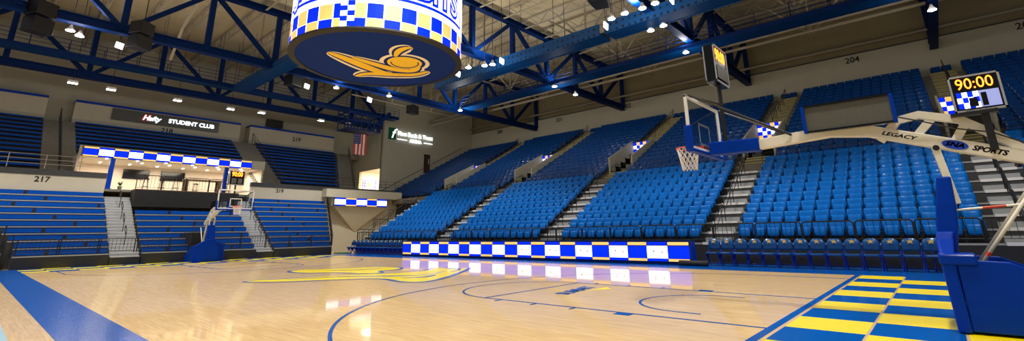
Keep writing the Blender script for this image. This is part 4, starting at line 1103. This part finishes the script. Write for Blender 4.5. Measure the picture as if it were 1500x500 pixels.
    bd(MB().tube([(14.6, 0, 8.0), (14.6, 0, 6.2), (16, 0, 1)], .16, 8), 'rear_mast', 'white_paint')
    bd(MB().tube([(11.6, -.4, 5.28), (14.6, -.4, 5.5)], .055, 8), 'height_tube', 'white_paint')
    bd(MB().tube([(12.6, -.4, 5.355), (13.4, -.4, 5.413)], .06, 8), 'red_sleeve', 'red_mark')
    bd(MB().tube([(.2, -2.9, 12.95), (5.2, -.35, 9.95)], .07, 8), 'stay_rod', 'black_metal'); bd(MB().tube([(.2, 2.9, 12.95), (5.2, .35, 9.95)], .07, 8), 'stay_rod', 'black_metal')
    bd(MB().tube([(.2, -2.6, 12.9), (1.4, 0, 12.6)], .06, 8), 'clock_stay', 'black_metal')
    # dark screen panel with blue frame on the arm
    bd(MB().box(6.1, 10.1, -.75, -.55, 9.95, 11.35), 'ad_screen', 'grey_screen')
    bd(MB().box(5.95, 6.12, -.85, -.5, 9.85, 11.42).box(10.08, 10.25, -.85, -.5, 9.85, 11.42), 'screen_frame', 'pad_blue')
    bd(MB().box(6.1, 10.1, -.84, -.5, 11.33, 11.45).box(6.1, 10.1, -.84, -.5, 9.85, 9.96), 'screen_edge', 'tv_black')
    bd(MB().tube([(10.1, -.6, 10.2), (11.2, -.5, 9.75), (12.4, -.45, 9.2), (13.6, -.4, 8.85), (14.6, -.35, 8.2)], .035, 6), 'cable', 'black_metal')
    # clock over the board
    c = bd(MB().box(1.0, 1.6, -1.3, 1.3, 14.0, 16.6), 'clock_cabinet', 'tv_black', bev=.05)
    bd(MB().tube([(1.3, 0, 9.9), (1.3, 0, 14.2)], .14, 8), 'clock_post', 'black_metal')
    if near:
        for nm_, s_, xx, sd in (('clock_digits', '90:00', 1.62, 1), ('clock_digits', '90:00', .98, -1)):
            o = text(nm_, s_, 1.15, None, (0, 1, 0), (0, 0, 1), 'led_amber', None, ext=.01, bold=.03, warp=lambda x, y, z, xx=xx, sd=sd: (xx, sd*x*.72, 15.95+y)); o.parent = c
    else:
        o = text('clock_digits', '90:00', 1.15, None, (0, 1, 0), (0, 0, 1), 'led_amber', None, ext=.01, bold=.03, warp=lambda x, y, z: (.98, -x*.72, 15.95+y)); o.parent = c
    fr = MB()
    for xx in (1.6, .94):
        for y0, y1, z0, z1 in ((-1.3, 1.3, 16.5, 16.6), (-1.3, 1.3, 14.0, 14.1), (-1.3, -1.2, 14.0, 16.6), (1.2, 1.3, 14.0, 16.6)): fr.box(xx, xx+.06, y0, y1, z0, z1)
    bd(fr, 'clock_trim', 'aluminum', c)
    bd(MB().box(.90, .93, -.9, -.2, 14.25, 15.2).box(.90, .93, .1, .9, 14.25, 15.2).box(1.66, 1.69, -1.05, 1.05, 14.25, 15.2), 'clock_picture', 'grey_screen', c)
    # second display at the rear
    d = bd(MB().box(12.5, 14.35, -.55, -.2, 9.95, 11.75), 'rear_display', 'tv_black', bev=.03)
    fr = MB()
    for x0, x1, z0, z1 in ((12.5, 14.35, 11.68, 11.76), (12.5, 14.35, 9.94, 10.02), (12.5, 12.58, 9.94, 11.76), (14.27, 14.35, 9.94, 11.76)): fr.box(x0, x1, -.60, -.54, z0, z1)
    bd(fr, 'display_trim', 'aluminum', d)
    o = text('clock_digits', '90:00', .78, None, (1, 0, 0), (0, 0, 1), 'led_amber', None, ext=.005, bold=0, warp=lambda x, y, z: (13.42+x*.80, -.57, 11.30+y)); o.parent = d
    o = text('maker_lettering', 'DAKTRONICS', .16, None, (1, 0, 0), (0, 0, 1), 'white_gloss', None, ext=.004, warp=lambda x, y, z: (13.42+x*1.1, -.61, 9.985+y)); o.parent = d
    pb = MB(); wd = .2
    for i in range(4):
        for k in range(3): pb.box(12.68+wd*i, 12.68+wd*(i+1), -.585, -.56, 10.1+.27*k, 10.1+.27*(k+1), (i+k) % 2)
    pb.box(13.48, 14.2, -.585, -.56, 10.1, 10.91, 2); pb.box(13.1, 13.4, -.60, -.585, 10.15, 10.6, 3).box(13.55, 13.75, -.60, -.585, 10.15, 10.8, 3)
    bd(pb, 'display_picture', ['led_blue', 'led_white', 'led_glow', 'tv_black'], d)
    bd(MB().box(13.4, 13.68, -.5, -.3, 8.0, 10.0).box(12.3, 14.0, -.62, -.15, 9.78, 9.92), 'display_post', 'black_metal')
    # lettering on the arm
    sl = Vector((14.2-8.9, 0, 8.0-9.95)).normalized(); up_ = Vector((-sl.z, 0, sl.x))
    def on_arm(nm_, s_, size, x, m, dy=0, yy=-.285, **k):
        z = 9.95+dz+(x-8.9)*sl.z/sl.x; o_ = Vector((x, yy, z))+up_*dy
        o = text(nm_, s_, size, None, (1, 0, 0), (0, 0, 1), m, None, ext=.004, warp=lambda px, py, pz: o_+sl*px+up_*py, **k); o.parent = arm; return o
    on_arm('lettering', 'LEGACY', .27, 10.1, 'text_blue', shear=.3, bold=.008, fitw=1.5)
    on_arm('lettering', 'SPORTS', .34, 13.35, 'text_blue', shear=.3, bold=.012, fitw=1.25)
    x = 12.2; z = 9.95+dz+(x-8.9)*sl.z/sl.x
    ov = MB(); oc = Vector((x, 0, z))
    ov.prism([((oc+sl*.5*math.cos(k*.2618)+up_*.22*math.sin(k*.2618)).x, (oc+sl*.5*math.cos(k*.2618)+up_*.22*math.sin(k*.2618)).z) for k in range(24)], -.295, -.27, 'y')
    bd(ov, 'oval_logo', 'text_blue', arm)
    on_arm('logo_lettering', 'SNA', .30, 12.18, 'white_gloss', yy=-.30, shear=.3, bold=.012, fitw=.72)
    return t
hoop('basketball_hoop', 'large near portable basketball hoop with blue padded base at the right', 43, 0, 0, True)
hoop('basketball_hoop', 'distant portable basketball hoop standing before the end bleachers', -43, 0, math.pi, False)

b = MB(); pts = [(-64+1.6*math.cos(k*.7)*(1+.05*k), 33.4+1.0*math.sin(k*.7)*(1+.04*k), .1) for k in range(24)]
tag(b.tube(pts, .09, 6).build('floor_cable', 'sign_green', smooth=True), 'green cable coiled on the floor left of the far courtside chairs', 'cable')
